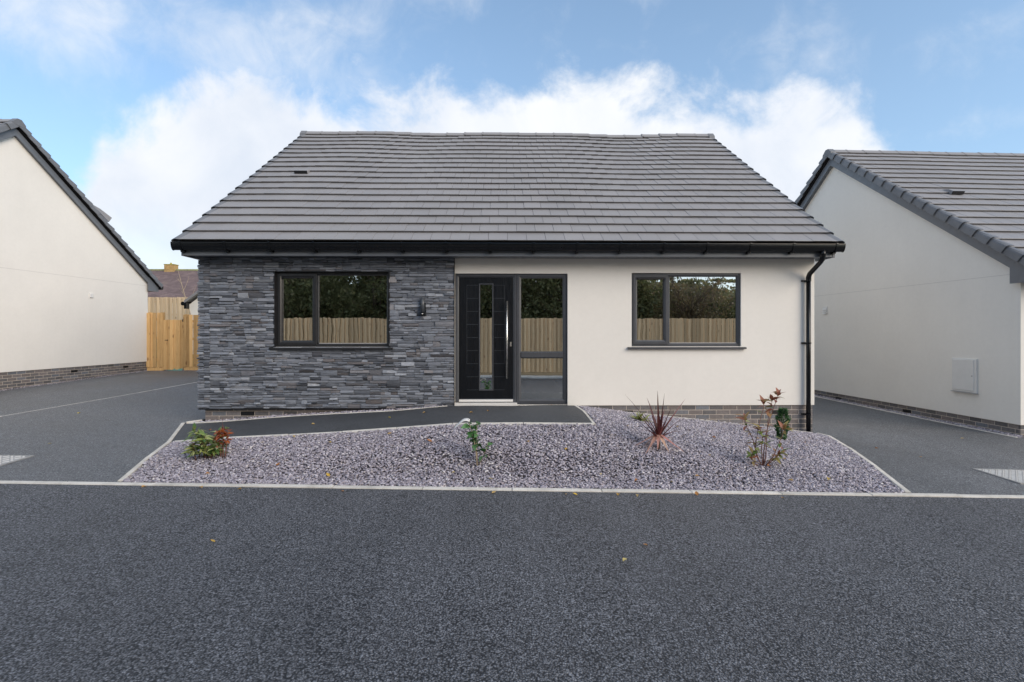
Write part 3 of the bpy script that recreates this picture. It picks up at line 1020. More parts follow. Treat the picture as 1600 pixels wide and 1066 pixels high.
def bungalow(loc, rz, label, opts):
    root = thing('bungalow', loc, rz, label, 'bungalow')
    wall = MB()
    hb = -0.02 if opts.get('hb') is None else opts['hb']
    top = 2.40
    ops = opts.get('openings', [])
    us = sorted(set([-UW, UW] + [x for o_ in ops for x in (o_[0], o_[1])]))
    zs = sorted(set([hb, top] + [x for o_ in ops for x in (o_[2], o_[3])]))

    def inside(uc, zc):
        return any(o_[0] < uc < o_[1] and o_[2] < zc < o_[3] for o_ in ops)
    for v, flip in ((0.0, False), (0.30, True)):
        for i in range(len(us) - 1):
            for j in range(len(zs) - 1):
                if inside((us[i] + us[i + 1]) / 2, (zs[j] + zs[j + 1]) / 2):
                    continue
                q = [(us[i], v, zs[j]), (us[i + 1], v, zs[j]), (us[i + 1], v, zs[j + 1]), (us[i], v, zs[j + 1])]
                wall.quad(*(q[::-1] if flip else q))
    for o_ in ops:
        a, b_, c, d = o_[:4]
        wall.quad((a, 0, c), (a, .3, c), (a, .3, d), (a, 0, d))
        wall.quad((b_, 0, d), (b_, .3, d), (b_, .3, c), (b_, 0, c))
        wall.quad((a, 0, d), (a, .3, d), (b_, .3, d), (b_, 0, d))
        wall.quad((a, 0, c), (b_, 0, c), (b_, .3, c), (a, .3, c))
    # underside of render
    wall.quad((-UW, 0, hb), (-UW, .05, hb), (UW, .05, hb), (UW, 0, hb))
    # gables and back
    drop = 0.16
    ae = EZ + (0 - EV) * math.tan(PITCH) - drop
    ar = RZ - drop
    for u, inn in ((-UW, 0.3), (UW, -0.3)):
        pr = [(0, hb), (DEP, hb), (DEP, ae), (RV, ar), (0, ae)]
        n_ = len(pr)
        A = [(u, a, b_) for a, b_ in pr]
        B = [(u + inn, a, b_) for a, b_ in pr]
        if u < 0:
            wall.add(A, [tuple(range(n_ - 1, -1, -1))]); wall.add(B, [tuple(range(n_))])
        else:
            wall.add(A, [tuple(range(n_))]); wall.add(B, [tuple(range(n_ - 1, -1, -1))])
        wall.quad(A[0], A[1], B[1], B[0])
    wall.quad((UW, DEP, hb), (-UW, DEP, hb), (-UW, DEP, ae), (UW, DEP, ae))
    wall.quad((-UW, DEP - .3, hb), (UW, DEP - .3, hb), (UW, DEP - .3, ae), (-UW, DEP - .3, ae))
    wall.quad((-UW, 0, top), (UW, 0, top), (UW, 0, ae), (-UW, 0, ae))
    wall.build('wall', 'render', root)
    # movement-joint bead across the gables
    for sgn in opts.get('joints', ()):
        u = sgn * UW
        MB().box(min(u, u + sgn * 0.0025), max(u, u + sgn * 0.0025), 0.01, DEP - 0.01, 2.478, 2.487).build('joint_bead', 'joint_bead', root)
    # plinth: mortar core with bricks
    fz = opts['foot']
    pl = MB()
    pd = 0.022
    pl.box(-UW + pd, UW - pd, pd, DEP - pd, -1.0, hb + 0.001)
    plinth = pl.build('plinth', 'mortar', root)
    off = pd - 0.004
    for side, vents in opts['plinth']:
        if side == 'front':
            plinth_face(plinth, (-UW + off, off), (UW - off, off), hb, fz, vents)
        elif side == 'left':
            plinth_face(plinth, (-UW + off, DEP - off), (-UW + off, off), hb, fz, vents)
        elif side == 'right':
            plinth_face(plinth, (UW - off, off), (UW - off, DEP - off), hb, fz, vents)

    # ---- roof
    rf = MB()
    th = 0.06
    for front in (True, False):
        a = [slope_pt(UL + .02, 0.03, -0.035, front), slope_pt(UR - .02, 0.03, -0.035, front), slope_pt(UR - .02, SL, -0.035, front), slope_pt(UL + .02, SL, -0.035, front)]
        b_ = [slope_pt(UL + .02, 0.03, -th, front), slope_pt(UR - .02, 0.03, -th, front), slope_pt(UR - .02, SL, -th, front), slope_pt(UL + .02, SL, -th, front)]
        if not front:
            a = a[::-1]; b_ = b_[::-1]
        rf.add(a + b_, [(0, 1, 2, 3), (7, 6, 5, 4), (0, 4, 5, 1), (1, 5, 6, 2), (2, 6, 7, 3), (3, 7, 4, 0)])
    roof = rf.build('roof', 'roof_deck', root)
    wav = opts.get('wav', 0.4)
    lay = tile_layout(UL + 0.01, UR - 0.01)
    sel = opts.get('tiles', lambda c, u: False)
    vis = [q for q in lay if sel(q[0], q[1])][:300]
    vset = set(vis)
    for c, u, w in vis:
        place_tile(roof, c, u, w, wav)
    rest = [q for q in lay if q not in vset]
    if rest:
        joined_tiles(roof, rest, wav)
    joined_tiles(roof, lay, 0.3, False)
    # ridge tiles
    rm = None
    u = UL - 0.01
    k = 0
    nr = 23
    rl = (UR - UL + 0.02) / nr
    for k in range(nr):
        u0, u1 = UL - 0.01 + k * rl, UL - 0.01 + (k + 1) * rl + 0.01
        uc = (u0 + u1) / 2
        if rm is None:
            mb = MB()
            hl = (u1 - u0) / 2
            prof_o = [(-0.135, -0.055), (-0.07, 0.012), (-0.025, 0.045), (0.025, 0.045), (0.07, 0.012), (0.135, -0.055)]
            prof_i = [(y * 0.9, z - 0.018) for y, z in prof_o]
            full = prof_o + prof_i[::-1]
            for x0, x1, g in ((-hl, -hl + 0.04, 0.008), (-hl + 0.04, hl, 0.0)):
                mb.prism([(y, z + g) for y, z in full], 'x', x0, x1)
            rm = mb.mesh('ridge_tile', 'roof_tile')
        link('ridge_tile', rm, roof, (uc, RV, RZ + 0.035 + wav * 1.0 * sag(uc, SL)), (0, random.uniform(-.006, .006), 0))
    # verges
    for sgn, me, ue in ((-1, VC_L, UL), (1, VC_R, UR)):
        for front in (True, False):
            for c in range(NC):
                s = c * GAUGE
                loc_ = slope_pt(ue, s, opts.get('cap', 0.004), front)
                if front:
                    link('verge_cap', me, roof, loc_, (PITCH, 0, 0))
                else:
                    link('verge_cap', VC_R if sgn < 0 else VC_L, roof, loc_, (PITCH, 0, math.pi))
        # ridge end cap
        x0, x1 = (ue - 0.043, ue + 0.09) if sgn < 0 else (ue - 0.09, ue + 0.043)
        MB().prism([(RV - 0.16, RZ - 0.08), (RV + 0.16, RZ - 0.08), (RV + 0.15, RZ - 0.015), (RV + 0.05, RZ + 0.085), (RV - 0.05, RZ + 0.085), (RV - 0.15, RZ - 0.015)], 'x', x0, x1).build('ridge_end_cap', 'verge', roof)
        # bargeboards with a shadow gap below the caps and a little soffit
        ub = ue + (0.055 if sgn < 0 else -0.055)       # outer face of the board
        for front in (True, False):
            mb = MB()
            ua, uc_ = (ub, ub + 0.022)[::1] if sgn < 0 else (ub - 0.022, ub)
            P = []
            for s_, n_ in ((0.02, -0.10), (SL + 0.0, -0.10), (SL + 0.0, -0.235), (0.30, -0.235), (0.02, -0.05)):
                P.append(slope_pt(0, s_, n_, front)[1:])
            e0 = slope_pt(0, 0.05, -0.105, front); e1 = slope_pt(0, 0.05, -0.25, front)
            vm_ = RV
            zr0 = EZ + (RV - EV) * math.tan(PITCH) - 0.105 / cp_
            zr1 = EZ + (RV - EV) * math.tan(PITCH) - 0.25 / cp_
            prof = [(e0[1], e0[2]), (vm_, zr0), (vm_, zr1), (e1[1], e1[2])]
            if not front:
                prof = prof[::-1]
            mb.prism(prof[::-1], 'x', ua, uc_)
            bb = mb.build('bargeboard', 'fascia', root)
            # narrow soffit between board and wall
            wv = -UW - 0.002 if sgn < 0 else UW + 0.002
            s0, s1 = (uc_, wv) if sgn < 0 else (wv, ua)
            q = [(e1[1], e1[2] + 0.018), (vm_, zr1 + 0.018), (vm_, zr1 + 0.024), (e1[1], e1[2] + 0.024)]
            if s1 - s0 > 0.005:
                MB().prism(q, 'x', s0, s1).build('verge_soffit', 'fascia', root)
        # boxed eave end
        x0, x1 = (ub - 0.004, ub + 0.03) if sgn < 0 else (ub - 0.03, ub + 0.004)
        for front in (True, False):
            f = (lambda v: v) if front else (lambda v: 2 * RV - v)
            zt = lambda v: EZ + (v - EV) * math.tan(PITCH) - 0.11
            pr = [(f(-0.372), 2.318), (f(0.075), 2.318), (f(0.075), zt(0.075)), (f(-0.372), zt(-0.372))]
            MB().prism(pr if front else pr[::-1], 'x', x0, x1).build('box_end', 'fascia', root)
    # fascia + soffit
    for front in (True, False):
        f = (lambda v: v) if front else (lambda v: 2 * RV - v)
        a, b_ = sorted((f(-0.365), f(-0.345)))
        fa = MB().box(UL + 0.086, UR - 0.086, a, b_, 2.325, 2.50)
        fa = fa.build('fascia', 'fascia', root)
        a, b_ = sorted((f(-0.344), f(-0.002)))
        MB().box(UL + 0.087, UR - 0.087, a, b_, 2.345, 2.355).build('soffit', 'fascia', root)
        # gutter
        gv, gz, gr = f(-0.432), 2.500, 0.060
        g = MB()
        n_ = 12
        po = [(gv + gr * math.cos(math.pi + math.pi * i / n_), gz + gr * math.sin(math.pi + math.pi * i / n_) * 1.80) for i in range(n_ + 1)]
        pi_ = [(gv + (gr - 0.004) * math.cos(math.pi + math.pi * i / n_), gz + 0.001 + (gr - 0.004) * math.sin(math.pi + math.pi * i / n_) * 1.80) for i in range(n_ + 1)]
        lip = [(gv - gr - 0.004, gz + 0.006), (gv - gr + 0.005, gz + 0.006)]
        ring = [(gv - gr - 0.004, gz - 0.002)] + po + [(gv + gr, gz + 0.004), (gv + gr - 0.004, gz + 0.004)] + pi_[::-1] + [(gv - gr + 0.005, gz + 0.004), (gv - gr + 0.003, gz + 0.007), (gv - gr - 0.003, gz + 0.007)]
        g.prism(ring, 'x', UL - 0.025, UR + 0.025)
        gut = g.build('gutter', 'black_plastic', root)
        for x in (UL - 0.032, UR + 0.025):
            MB().prism([(gv + (q[0] - gv) * 1.05, gz + (q[1] - gz) * 1.05) for q in po] + [(gv + gr, gz + 0.01), (gv - gr - 0.004, gz + 0.01)], 'x', x, x + 0.007).build('stop_end', 'black_plastic', gut)
        if front or opts.get('rear_gutter'):
            bm = None
            nb = 16
            for k in range(nb):
                u = UL + 0.10 + (UR - UL - 0.2) * k / (nb - 1)
                if bm is None:
                    mb = MB()
                    r2_ = gr + 0.009
                    pp = [(-0 + r2_ * math.cos(math.pi + math.pi * i / n_), r2_ * math.sin(math.pi + math.pi * i / n_) * 1.80) for i in range(n_ + 1)]
                    pin = [(q[0] * 0.9, q[1] * 0.9) for q in pp]
                    mb.prism(pp + [(r2_ - .001, 0.012), (r2_ - 0.008, 0.012)] + pin[::-1] + [(-r2_ + 0.010, 0.014), (-r2_ - 0.004, 0.014), (-r2_ - 0.006, 0.002)], 'x', -0.013, 0.013)
                    mb.box(-0.022, 0.022, 0.0, r2_ - 0.002, -0.135, -0.09)
                    bm = mb.mesh('gutter_bracket', 'black_plastic')
                link('gutter_bracket', bm, gut, (u, gv, gz))
    return root, roof, plinth


def roof_vent(roof, u, s, front=True, k=1.0):
    """slim tile vent"""
    o = MB()
    w = 0.13
    o.add([(-w, 0, 0.03), (w, 0, 0.03), (w, 0, 0.105), (-w, 0, 0.105), (-w + 0.02, 0.30, 0.02), (w - 0.02, 0.30, 0.02), (w - 0.03, 0.16, 0.085), (-w + 0.03, 0.16, 0.085)],
          [(3, 2, 6, 7), (7, 6, 5, 4), (2, 1, 5, 6), (0, 3, 7, 4), (1, 0, 4, 5)])
    o.add([(-w + .012, 0.012, 0.035), (w - .012, 0.012, 0.035), (w - .012, 0.012, 0.095), (-w + .012, 0.012, 0.095)], [(0, 1, 2, 3)])
    p_ = slope_pt(u, s, 0.004, front)
    v = o.build('roof_vent', 'roof_tile', roof, loc=p_, rot=(PITCH, 0, 0 if front else math.pi))
    g_ = MB().box(-w + 0.01, w - 0.01, -0.004, 0.01, 0.036, 0.096).build('vent_grille', 'black_trim', roof, loc=p_, rot=(PITCH, 0, 0 if front else math.pi))
    v.scale = g_.scale = (k, k, k)
    return v


# ------------------------------------------------------------------ the bungalow in the middle
TH = 0.0168
HX, HY = 0.0, 8.0


def foot_at(ox, oy, oz, rz):
    def f(p_):
        x = ox + p_.x * math.cos(rz) - p_.y * math.sin(rz)
        y = oy + p_.x * math.sin(rz) + p_.y * math.cos(rz)
        return h1(x, y) - oz
    return f


WL = (-3.765, -1.956, 0.925, 2.124)
WR = (1.931, 3.710, 0.930, 2.118)
DR = (-0.9175, 0.896, 0.0, 2.104)
home, home_roof, home_plinth = bungalow(
    (HX, HY, 0), TH, 'single-storey bungalow half clad in dark slate, half cream render, with black front door',
    dict(openings=[WL, DR, WR], joints=(1,), foot=foot_at(HX, HY, 0, TH), hb=-0.02, wav=1.0, cap=-0.022,
         plinth=[('front', (0.65, 6.85, 9.12)), ('right', (2.0, 5.0))], tiles=lambda c, u: c <= 8))
roof_vent(home_roof, -4.15, 2.95)

# rooms behind the glass
for a, b_ in ((-4.55, -1.15), (-1.05, 1.10), (1.20, 4.55)):
    MB().add([(a, .301, -0.01), (b_, .301, -0.01), (b_, 4.0, -0.01), (a, 4.0, -0.01), (a, .301, 2.36), (b_, .301, 2.36), (b_, 4.0, 2.36), (a, 4.0, 2.36)],
             [(4, 7, 6, 5), (1, 2, 6, 5), (2, 3, 7, 6), (3, 0, 4, 7)]).build('room_lining', 'interior', home)
    MB().box(a, b_, 0.301, 4.0, -0.03, -0.012).build('room_floor', 'interior_floor', home)

# ---- stacked slate cladding
CF = -0.052                      # mean face of the cladding (v)
clad = MB()
cz0, cz1 = -0.05, 2.34
cu0, cu1 = -4.965, -0.924
for a, b_, c, d in ((cu0 + .02, WL[0], cz0, cz1), (WL[1], cu1 - 0.004, cz0, cz1), (WL[0], WL[1], cz0, WL[2]), (WL[0], WL[1], WL[3], cz1)):
    clad.box(a, b_, CF + 0.022, -0.001, c + 0.004, d - 0.004)
cladding = clad.build('stone_cladding', 'backing_dark', home)


def stone_geo(u0, u1, z0, z1, back):
    g = 0.0012
    u0 += g; u1 -= g; z0 += g * 0.8; z1 -= g * 0.8
    base = CF + random.choice([0, 0, 0.004, -0.004, -0.010, 0.009, -0.017]) + random.uniform(-0.004, 0.004)
    nx = 2 if u1 - u0 < 0.13 else 3
    tilt = random.gauss(0, 0.008)
    tw = random.gauss(0, 0.003)
    vs_ = []
    xs = [u0] + sorted(lerp(u0, u1, (i + random.uniform(-.25, .25)) / nx) for i in range(1, nx)) + [u1]
    for i, x in enumerate(xs):
        e = 0.003 if i in (0, nx) else 0.0
        dl = base + tw * (i / nx - 0.5) * 2 + random.uniform(-0.003, 0.003)
        zj0 = random.uniform(0, 0.003); zj1 = random.uniform(0, 0.003)
        vs_.append((x, dl + tilt + e + 0.003, z0 + zj0))
        vs_.append((x, dl + random.uniform(-0.003, 0.002), lerp(z0, z1, random.uniform(0.35, 0.65))))
        vs_.append((x, dl - tilt + e + 0.003, z1 - zj1))
    for x in (u0, u1):
        vs_.append((x, back, z0)); vs_.append((x, back, z1))
    n3 = 3 * (nx + 1)
    fs = []
    for i in range(nx):
        p0 = i * 3
        fs += [(p0, p0 + 3, p0 + 4, p0 + 1), (p0 + 1, p0 + 4, p0 + 5, p0 + 2)]
    fs.append(tuple([2 + 3 * i for i in range(nx + 1)] + [n3 + 3, n3 + 1]))            # top
    fs.append(tuple([3 * i for i in range(nx, -1, -1)] + [n3, n3 + 2]))                # bottom
    fs.append((n3, 0, 1, 2, n3 + 1)[::-1][::-1])
    fs.append((n3 + 2, n3 + 3, 3 * nx + 2, 3 * nx + 1, 3 * nx))
    return vs_, fs


stones = []
bands = [(cz0, WL[2], 0), (WL[2], WL[3], 1), (WL[3], cz1, 0)]
WCH = [0.075, 0.10, 0.13, 0.15, 0.19, 0.22, 0.26, 0.32]


def fill_row(a, b_, z0, z1, first_back=None):
    u = a
    while u < b_ - 1e-4:
        w = random.choice(WCH) * random.uniform(0.9, 1.1)
        if b_ - (u + w) < 0.06:
            w = b_ - u
        stones.append((w * (z1 - z0), u, u + w, z0, z1, CF + 0.03))
        u += w


for z0, z1, mid in bands:
    hs = []
    while sum(a + b_ for a, b_ in hs) < z1 - z0 - 0.02:
        hs.append((random.uniform(0.030, 0.052), random.uniform(0.030, 0.052)))
    sc = (z1 - z0) / sum(a + b_ for a, b_ in hs)
    zc = z0
    for ha, hb2 in hs:
        ha *= sc; hb2 *= sc
        for a, b_ in ([(cu0, WL[0]), (WL[1], cu1)] if mid else [(cu0, cu1)]):
            u = a
            if a == cu0:      # quoin pieces turning the corner
                for q0, q1 in ((zc, zc + ha), (zc + ha, zc + ha + hb2)):
                    w = random.choice([0.09, 0.10, 0.19])
                    stones.append((w * (q1 - q0), u + random.uniform(-0.012, 0.004), u + w, q0, q1, 0.10))
                    if w < 0.15:
                        stones.append(((0.19 - w) * (q1 - q0), u + w, u + 0.19, q0, q1, CF + 0.03))
                u += 0.19
            while u < b_ - 1e-4:
                if random.random() < 0.22:
                    w = random.choice([0.09, 0.12, 0.16, 0.21, 0.26])
                    if b_ - (u + w) < 0.06:
                        w = b_ - u
                    stones.append((w * (ha + hb2), u, u + w, zc, zc + ha + hb2, CF + 0.03))
                else:
                    w = random.uniform(0.25, 0.7)
                    if b_ - (u + w) < 0.12:
                        w = b_ - u
                    k = random.uniform(-0.006, 0.006)
                    fill_row(u, u + w, zc, zc + ha + k)
                    fill_row(u, u + w, zc + ha + k, zc + ha + hb2)
                u += w
        zc += ha + hb2
stones.sort(key=lambda s_: -s_[0])
rest = MB()
for i, (ar_, u0, u1, z0, z1, back) in enumerate(stones):
    vs_, fs = stone_geo(u0, u1, z0, z1, back)
    if i < 300:
        MB().add(vs_, fs).build('stone', 'cladding', cladding)
    else:
        rest.add(vs_, fs)
rest.build('stones', 'cladding', cladding)['kind'] = 'stuff'
MB().box(cu0 + 0.01, cu1, CF - 0.004, -0.002, cz0 - 0.014, cz0 - 0.002).build('shadow_gap_strip', 'black_trim', home)  # black strip added as the dark shadow gap under the stones
MB().box(cu1 + 0.0005, cu1 + 0.006, CF - 0.008, -0.001, 0.0, 2.344).build('edge_trim', 'black_trim', home)


# ---- windows
def window(op, mull, fmat, recess, deep, wavy):
    u0, u1, z0, z1 = op
    um = lerp(u0, u1, mull)
    mb = MB()
    fw = 0.058
    vf = recess
    frame_ring(mb, u0, u1, z0, z1, fw, vf, vf + 0.07)
    mb.cbox(um - 0.026, um + 0.026, vf + 0.001, vf + 0.068, z0 + fw * 0.9, z1 - fw * 0.9, 0.012)
    win = mb.build('window', fmat, home)
    if deep:      # black lining of the opening in the stone
        r_ = MB()
        r_.box(u0 - 0.012, u0 + 0.006, CF - 0.006, vf + 0.03, z0, z1 + 0.012)
        r_.box(u1 - 0.006, u1 + 0.012, CF - 0.006, vf + 0.03, z0, z1 + 0.012)
        r_.box(u0 + 0.0065, u1 - 0.0065, CF - 0.006, vf + 0.03, z1 - 0.006, z1 + 0.012)
        r_.build('reveal_lining', 'black_trim', win)
    # opening sash on the left, glazed direct on the right
    s = MB()
    frame_ring(s, u0 + 0.030, um - 0.006, z0 + 0.034, z1 - 0.030, 0.070, vf - 0.014, vf + 0.06)
    sash = s.build('casement', fmat, win)
    pm = 'glass_wavy' if wavy else 'glass'
    ri = random.uniform(-.003, .003)
    MB().quad((u0 + 0.09, vf + 0.028, z0 + 0.09), (um - 0.066, vf + 0.028 + ri, z0 + 0.09), (um - 0.066, vf + 0.028 + ri, z1 - 0.085), (u0 + 0.09, vf + 0.028, z1 - 0.085)).build('pane', 'glass_wavy', win)
    MB().quad((um + 0.022, vf + 0.030, z0 + fw - .008), (u1 - fw + .008, vf + 0.030, z0 + fw - .008), (u1 - fw + .008, vf + 0.030, z1 - fw + .008), (um + 0.022, vf + 0.030, z1 - fw + .008)).build('pane', pm, win)
    # bright glazing bead along the bottom edges
    b2 = MB()
    b2.box(um + 0.028, u1 - fw + 0.002, vf + 0.012, vf + 0.026, z0 + fw - 0.006, z0 + fw + 0.003)
    b2.build('glazing_bead', 'grey_sill', win)
    MB().cbox(u0 + 0.10, um - 0.075, vf - 0.032, vf - 0.013, z1 - 0.100, z1 - 0.082, 0.004).build('trickle_vent', 'black_trim', win)
    # projecting sill
    yb = (CF if deep else 0.0)
    pr = [(yb - 0.055, z0 - 0.040), (yb - 0.055, z0 - 0.014), (vf + 0.02, z0 - 0.002), (vf + 0.02, z0 - 0.040)]
    MB().prism(pr[::-1], 'x', u0 - 0.065, u1 + 0.065).build('sill', fmat, win)
    # white plaster reveal inside
    iv = MB()
    iv.quad((u0 + 0.03, vf + 0.07, z0), (u0 + 0.03, 0.42, z0), (u0 + 0.03, 0.42, z1), (u0 + 0.03, vf + 0.07, z1))
    iv.quad((u1 - 0.03, vf + 0.07, z1), (u1 - 0.03, 0.42, z1), (u1 - 0.03, 0.42, z0), (u1 - 0.03, vf + 0.07, z0))
    iv.quad((u0 + 0.03, vf + 0.07, z0 + 0.03), (u1 - 0.03, vf + 0.07, z0 + 0.03), (u1 - 0.03, 0.42, z0 + 0.03), (u0 + 0.03, 0.42, z0 + 0.03))
    iv.quad((u0 + 0.03, vf + 0.07, z1 - 0.03), (u0 + 0.03, 0.42, z1 - 0.03), (u1 - 0.03, 0.42, z1 - 0.03), (u1 - 0.03, vf + 0.07, z1 - 0.03))
    iv.build('inner_reveal', 'interior', win)
    return win


wl = window(WL, 0.358, 'frame_black', 0.012, True, True)
wl['label'] = 'black framed window in the slate clad wall'
wr = window(WR, 0.340, 'frame_grey', 0.035, False, False)
wr['label'] = 'grey framed window in the cream rendered wall'

# ---- door set
dv = 0.040
um = 0.074
mb = MB()
frame_ring(mb, DR[0] + .004, um, 0.026, DR[3], 0.060, dv, dv + 0.075)
dframe = mb.build('door_frame', 'frame_grey', home)
leaf = MB().cbox(-0.853, 0.016, dv + 0.018, dv + 0.062, 0.078, 2.046, 0.004).build('front_door', 'door_skin', home)
leaf['label'] = 'black front door with a tall narrow glass slot and long steel handle'
GL = (-0.512, -0.322, 0.238, 1.925)
mb = MB(); frame_ring(mb, GL[0] - 0.022, GL[1] + 0.022, GL[2] - 0.022, GL[3] + 0.022, 0.024, dv + 0.008, dv + 0.024, 0.006)
mb.build('glass_trim', 'frame_grey', leaf)
MB().quad((GL[0], dv + 0.014, GL[2]), (GL[1], dv + 0.014, GL[2]), (GL[1], dv + 0.014, GL[3]), (GL[0], dv + 0.014, GL[3])).build('pane', 'glass', leaf)
gr_ = MB()
for a, b_ in ((-0.728, -0.546), (-0.288, -0.118)):
    for k in range(9):
        z = 0.228 + k * 0.2115
        gr_.box(a, b_, dv + 0.0165, dv + 0.019, z - 0.0025, z + 0.0025)
    for x in ((a,) if a < -0.5 else (b_,)):
        gr_.box(x - 0.002, x + 0.002, dv + 0.0163, dv + 0.0188, 0.228 + 2 * .2115, 0.228 + 8 * 0.2115)
gr_.build('groove_strip', 'groove_line', leaf)  # raised strips; the grooves' recessed, light-edged look is put into paler colour
hb_ = MB()
hb_.tube([(-0.082, dv - 0.045, 0.42), (-0.082, dv - 0.045, 1.66)], 0.016, 12)
for z in (0.60, 1.48):
    hb_.tube([(-0.082, dv - 0.045, z), (-0.082, dv + 0.02, z)], 0.009, 8)
hb_.build('pull_handle', 'steel', leaf, True)
MB().cbox(-0.032, -0.004, dv + 0.008, dv + 0.02, 0.93, 1.005, 0.004).build('lock_plate', 'steel', leaf)
MB().box(-0.853, 0.016, dv - 0.012, dv + 0.03, 0.040, 0.074).build('threshold', 'white_sill', home)
MB().box(DR[0] + 0.0, 0.082, -0.035, 0.10, -0.022, 0.024).build('door_sill', 'white_sill', home)
MB().box(0.084, DR[1], 0.0, 0.10, -0.022, 0.010).build('side_light_sill', 'frame_grey', home)
# side light
mb = MB()
frame_ring(mb, um + 0.002, DR[1] - .004, 0.011, DR[3], 0.074, dv - 0.004, dv + 0.07)
zt0, zt1 = 0.735, 0.850
sl = mb.build('side_light', 'frame_grey', home)
MB().cbox(um + 0.055, DR[1] - .056, dv - 0.003, dv + 0.068, zt0, zt1, 0.02).build('transom', 'frame_grey', sl)
for z0, z1 in ((0.078, zt0 + 0.01), (zt1 - 0.01, DR[3] - 0.066)):
    MB().quad((um + 0.07, dv + 0.022, z0), (DR[1] - .07, dv + 0.022, z0), (DR[1] - .07, dv + 0.022, z1), (um + 0.07, dv + 0.022, z1)).build('pane', 'glass', sl)

# ---- downpipe with swan neck
dpu = 4.775
gz_b = 2.43
zb = h1(HX + dpu, HY + 0.0) + 0.0
dp = MB()
dp.tube([(dpu, -0.062, zb - 0.02), (dpu, -0.062, 2.02)], 0.034, 14)
dp = dp.build('downpipe', 'black_plastic', home, True)
MB().tube([(dpu, -0.062, 1.98), (dpu, -0.066, 2.05), (dpu, -0.10, 2.10), (dpu, -0.37, 2.245), (dpu, -0.415, 2.285), (dpu, -0.422, 2.33), (dpu, -0.422, 2.40)], [0.039, 0.039, 0.037, 0.034, 0.037, 0.038, 0.038], 14).build('swan_neck', 'black_plastic', dp, True)
MB().tube([(dpu, -0.425, 2.32), (dpu, -0.425, 2.41)], [0.041, 0.044], 14).build('gutter_outlet', 'black_plastic', dp, True)
for z in (1.99, 0.985, -0.165):
    c = MB().tube([(dpu, -0.062, z - 0.012), (dpu, -0.062, z + 0.012)], 0.040, 14)
    c.box(dpu - 0.085, dpu + 0.055, -0.02, -0.001, z - 0.012, z + 0.012)
    c.build('pipe_clip', 'black_plastic', dp)

# ---- wall light by the door
wlx = -1.415
wlt = thing('wall_light', (HX + wlx * math.cos(TH) - (-0.066) * math.sin(TH), HY + wlx * math.sin(TH) - 0.066 * math.cos(TH), 1.50), TH, 'small black tubular wall light on the slate cladding beside the door', 'wall light')
MB().cbox(-0.018, 0.044, -0.012, 0.026, -0.075, 0.125, 0.004).build('back_plate', 'black_plastic', wlt)
MB().tube([(0, -0.05, -0.02), (0, -0.05, 0.21)], 0.032, 16).build('lamp_tube', 'anthracite', wlt, True)
sb_ = MB().tube([(0, -0.05, -0.026), (0, -0.05, -0.060), (0, -0.05, -0.085)], [0.034, 0.034, 0.028], 16)
sb_.build('sensor_housing', 'black_plastic', wlt, True)
MB().tube([(0, -0.078, -0.05), (0, -0.09, -0.052)], [0.012, 0.006], 10).build('sensor_lens', 'white_plastic', wlt, True)
MB().tube([(0.02, -0.06, 0.06), (0.02, -0.01, 0.06)], 0.012, 8).build('bracket_arm', 'black_plastic', wlt)

# ------------------------------------------------------------------ neighbours
LX, LY, LZ, LR = -17.174, 7.844, 0.23, R(-1.1)
lh, lroof, lpl = bungalow((LX, LY, LZ), LR, 'cream rendered bungalow whose sunlit gable wall fills the left edge', dict(
    openings=[], joints=(1,), foot=foot_at(LX, LY, LZ, LR), hb=-0.02, wav=0.3, plinth=[('right', (6.0, 7.9))]))
roof_vent(lroof, 4.78, SL - 3.2, False, 2.4)
# box beside the eave vent of the left gable wall
MB().cbox(-0.06, 0.06, -0.03, 0.0, -0.06, 0.06, 0.006).build('wall_vent', 'white_plastic', lh, loc=(UW + 0.001, 6.60, 2.00), rot=(0, 0, R(90)))

RX, RY, RZ_, RR = 13.283, 8.457, -0.35, R(3.0)
# gravel margins against the neighbours' plinths
ra = [(8.24, 8.12), (7.80, 16.6)]
edging('edging_right_wall', ra, 0.04, 0.016)
tag(chips('slate_gravel_right', [(8.26, 8.12), (8.40, 8.12), (7.96, 16.6), (7.82, 16.6)], 2600, 0.018, 0.014), 'thin strip of slate chippings along the right bungalow', 'gravel')
tag(chips('slate_gravel_left', [(-12.25, 7.8), (-12.20, 7.8), (-12.03, 16.4), (-12.08, 16.4)], 3000, 0.014, 0.010), 'thin line of pale chippings along the left bungalow', 'gravel')
rh, rroof, rpl = bungalow((RX, RY, RZ_), RR, 'cream rendered bungalow with grey tiled roof and shaded gable at the right edge', dict(
    openings=[], joints=(-1,), foot=foot_at(RX, RY, RZ_, RR), hb=-0.02, wav=0.2, plinth=[('left', (4.6, 6.62)), ('front', ())], tiles=lambda c, u: u < -0.9 and c * 0.55 + 4.2 + u > 0.0))
roof_vent(rroof, -4.0, 3.05)
lv = MB()
lv.box(-0.085, 0.085, -0.012, 0.0, -0.085, 0.085)
for k in range(3):
    lv.add([(-0.075, -0.012, 0.03 - k * 0.05), (0.075, -0.012, 0.03 - k * 0.05), (0.075, -0.034, 0.0 - k * 0.05), (-0.075, -0.034, 0.0 - k * 0.05), (-0.075, -0.012, -0.004 - k * 0.05), (0.075, -0.012, -0.004 - k * 0.05)],
           [(0, 3, 2, 1), (3, 4, 5, 2)])
lv.build('wall_vent', 'white_plastic', rh, loc=(-UW - 0.001, 4.72, 2.10), rot=(0, 0, R(-90)))

def to_world(ox, oy, oz, rz, p_):
    return (ox + p_[0] * math.cos(rz) - p_[1] * math.sin(rz), oy + p_[0] * math.sin(rz) + p_[1] * math.cos(rz), oz + p_[2])


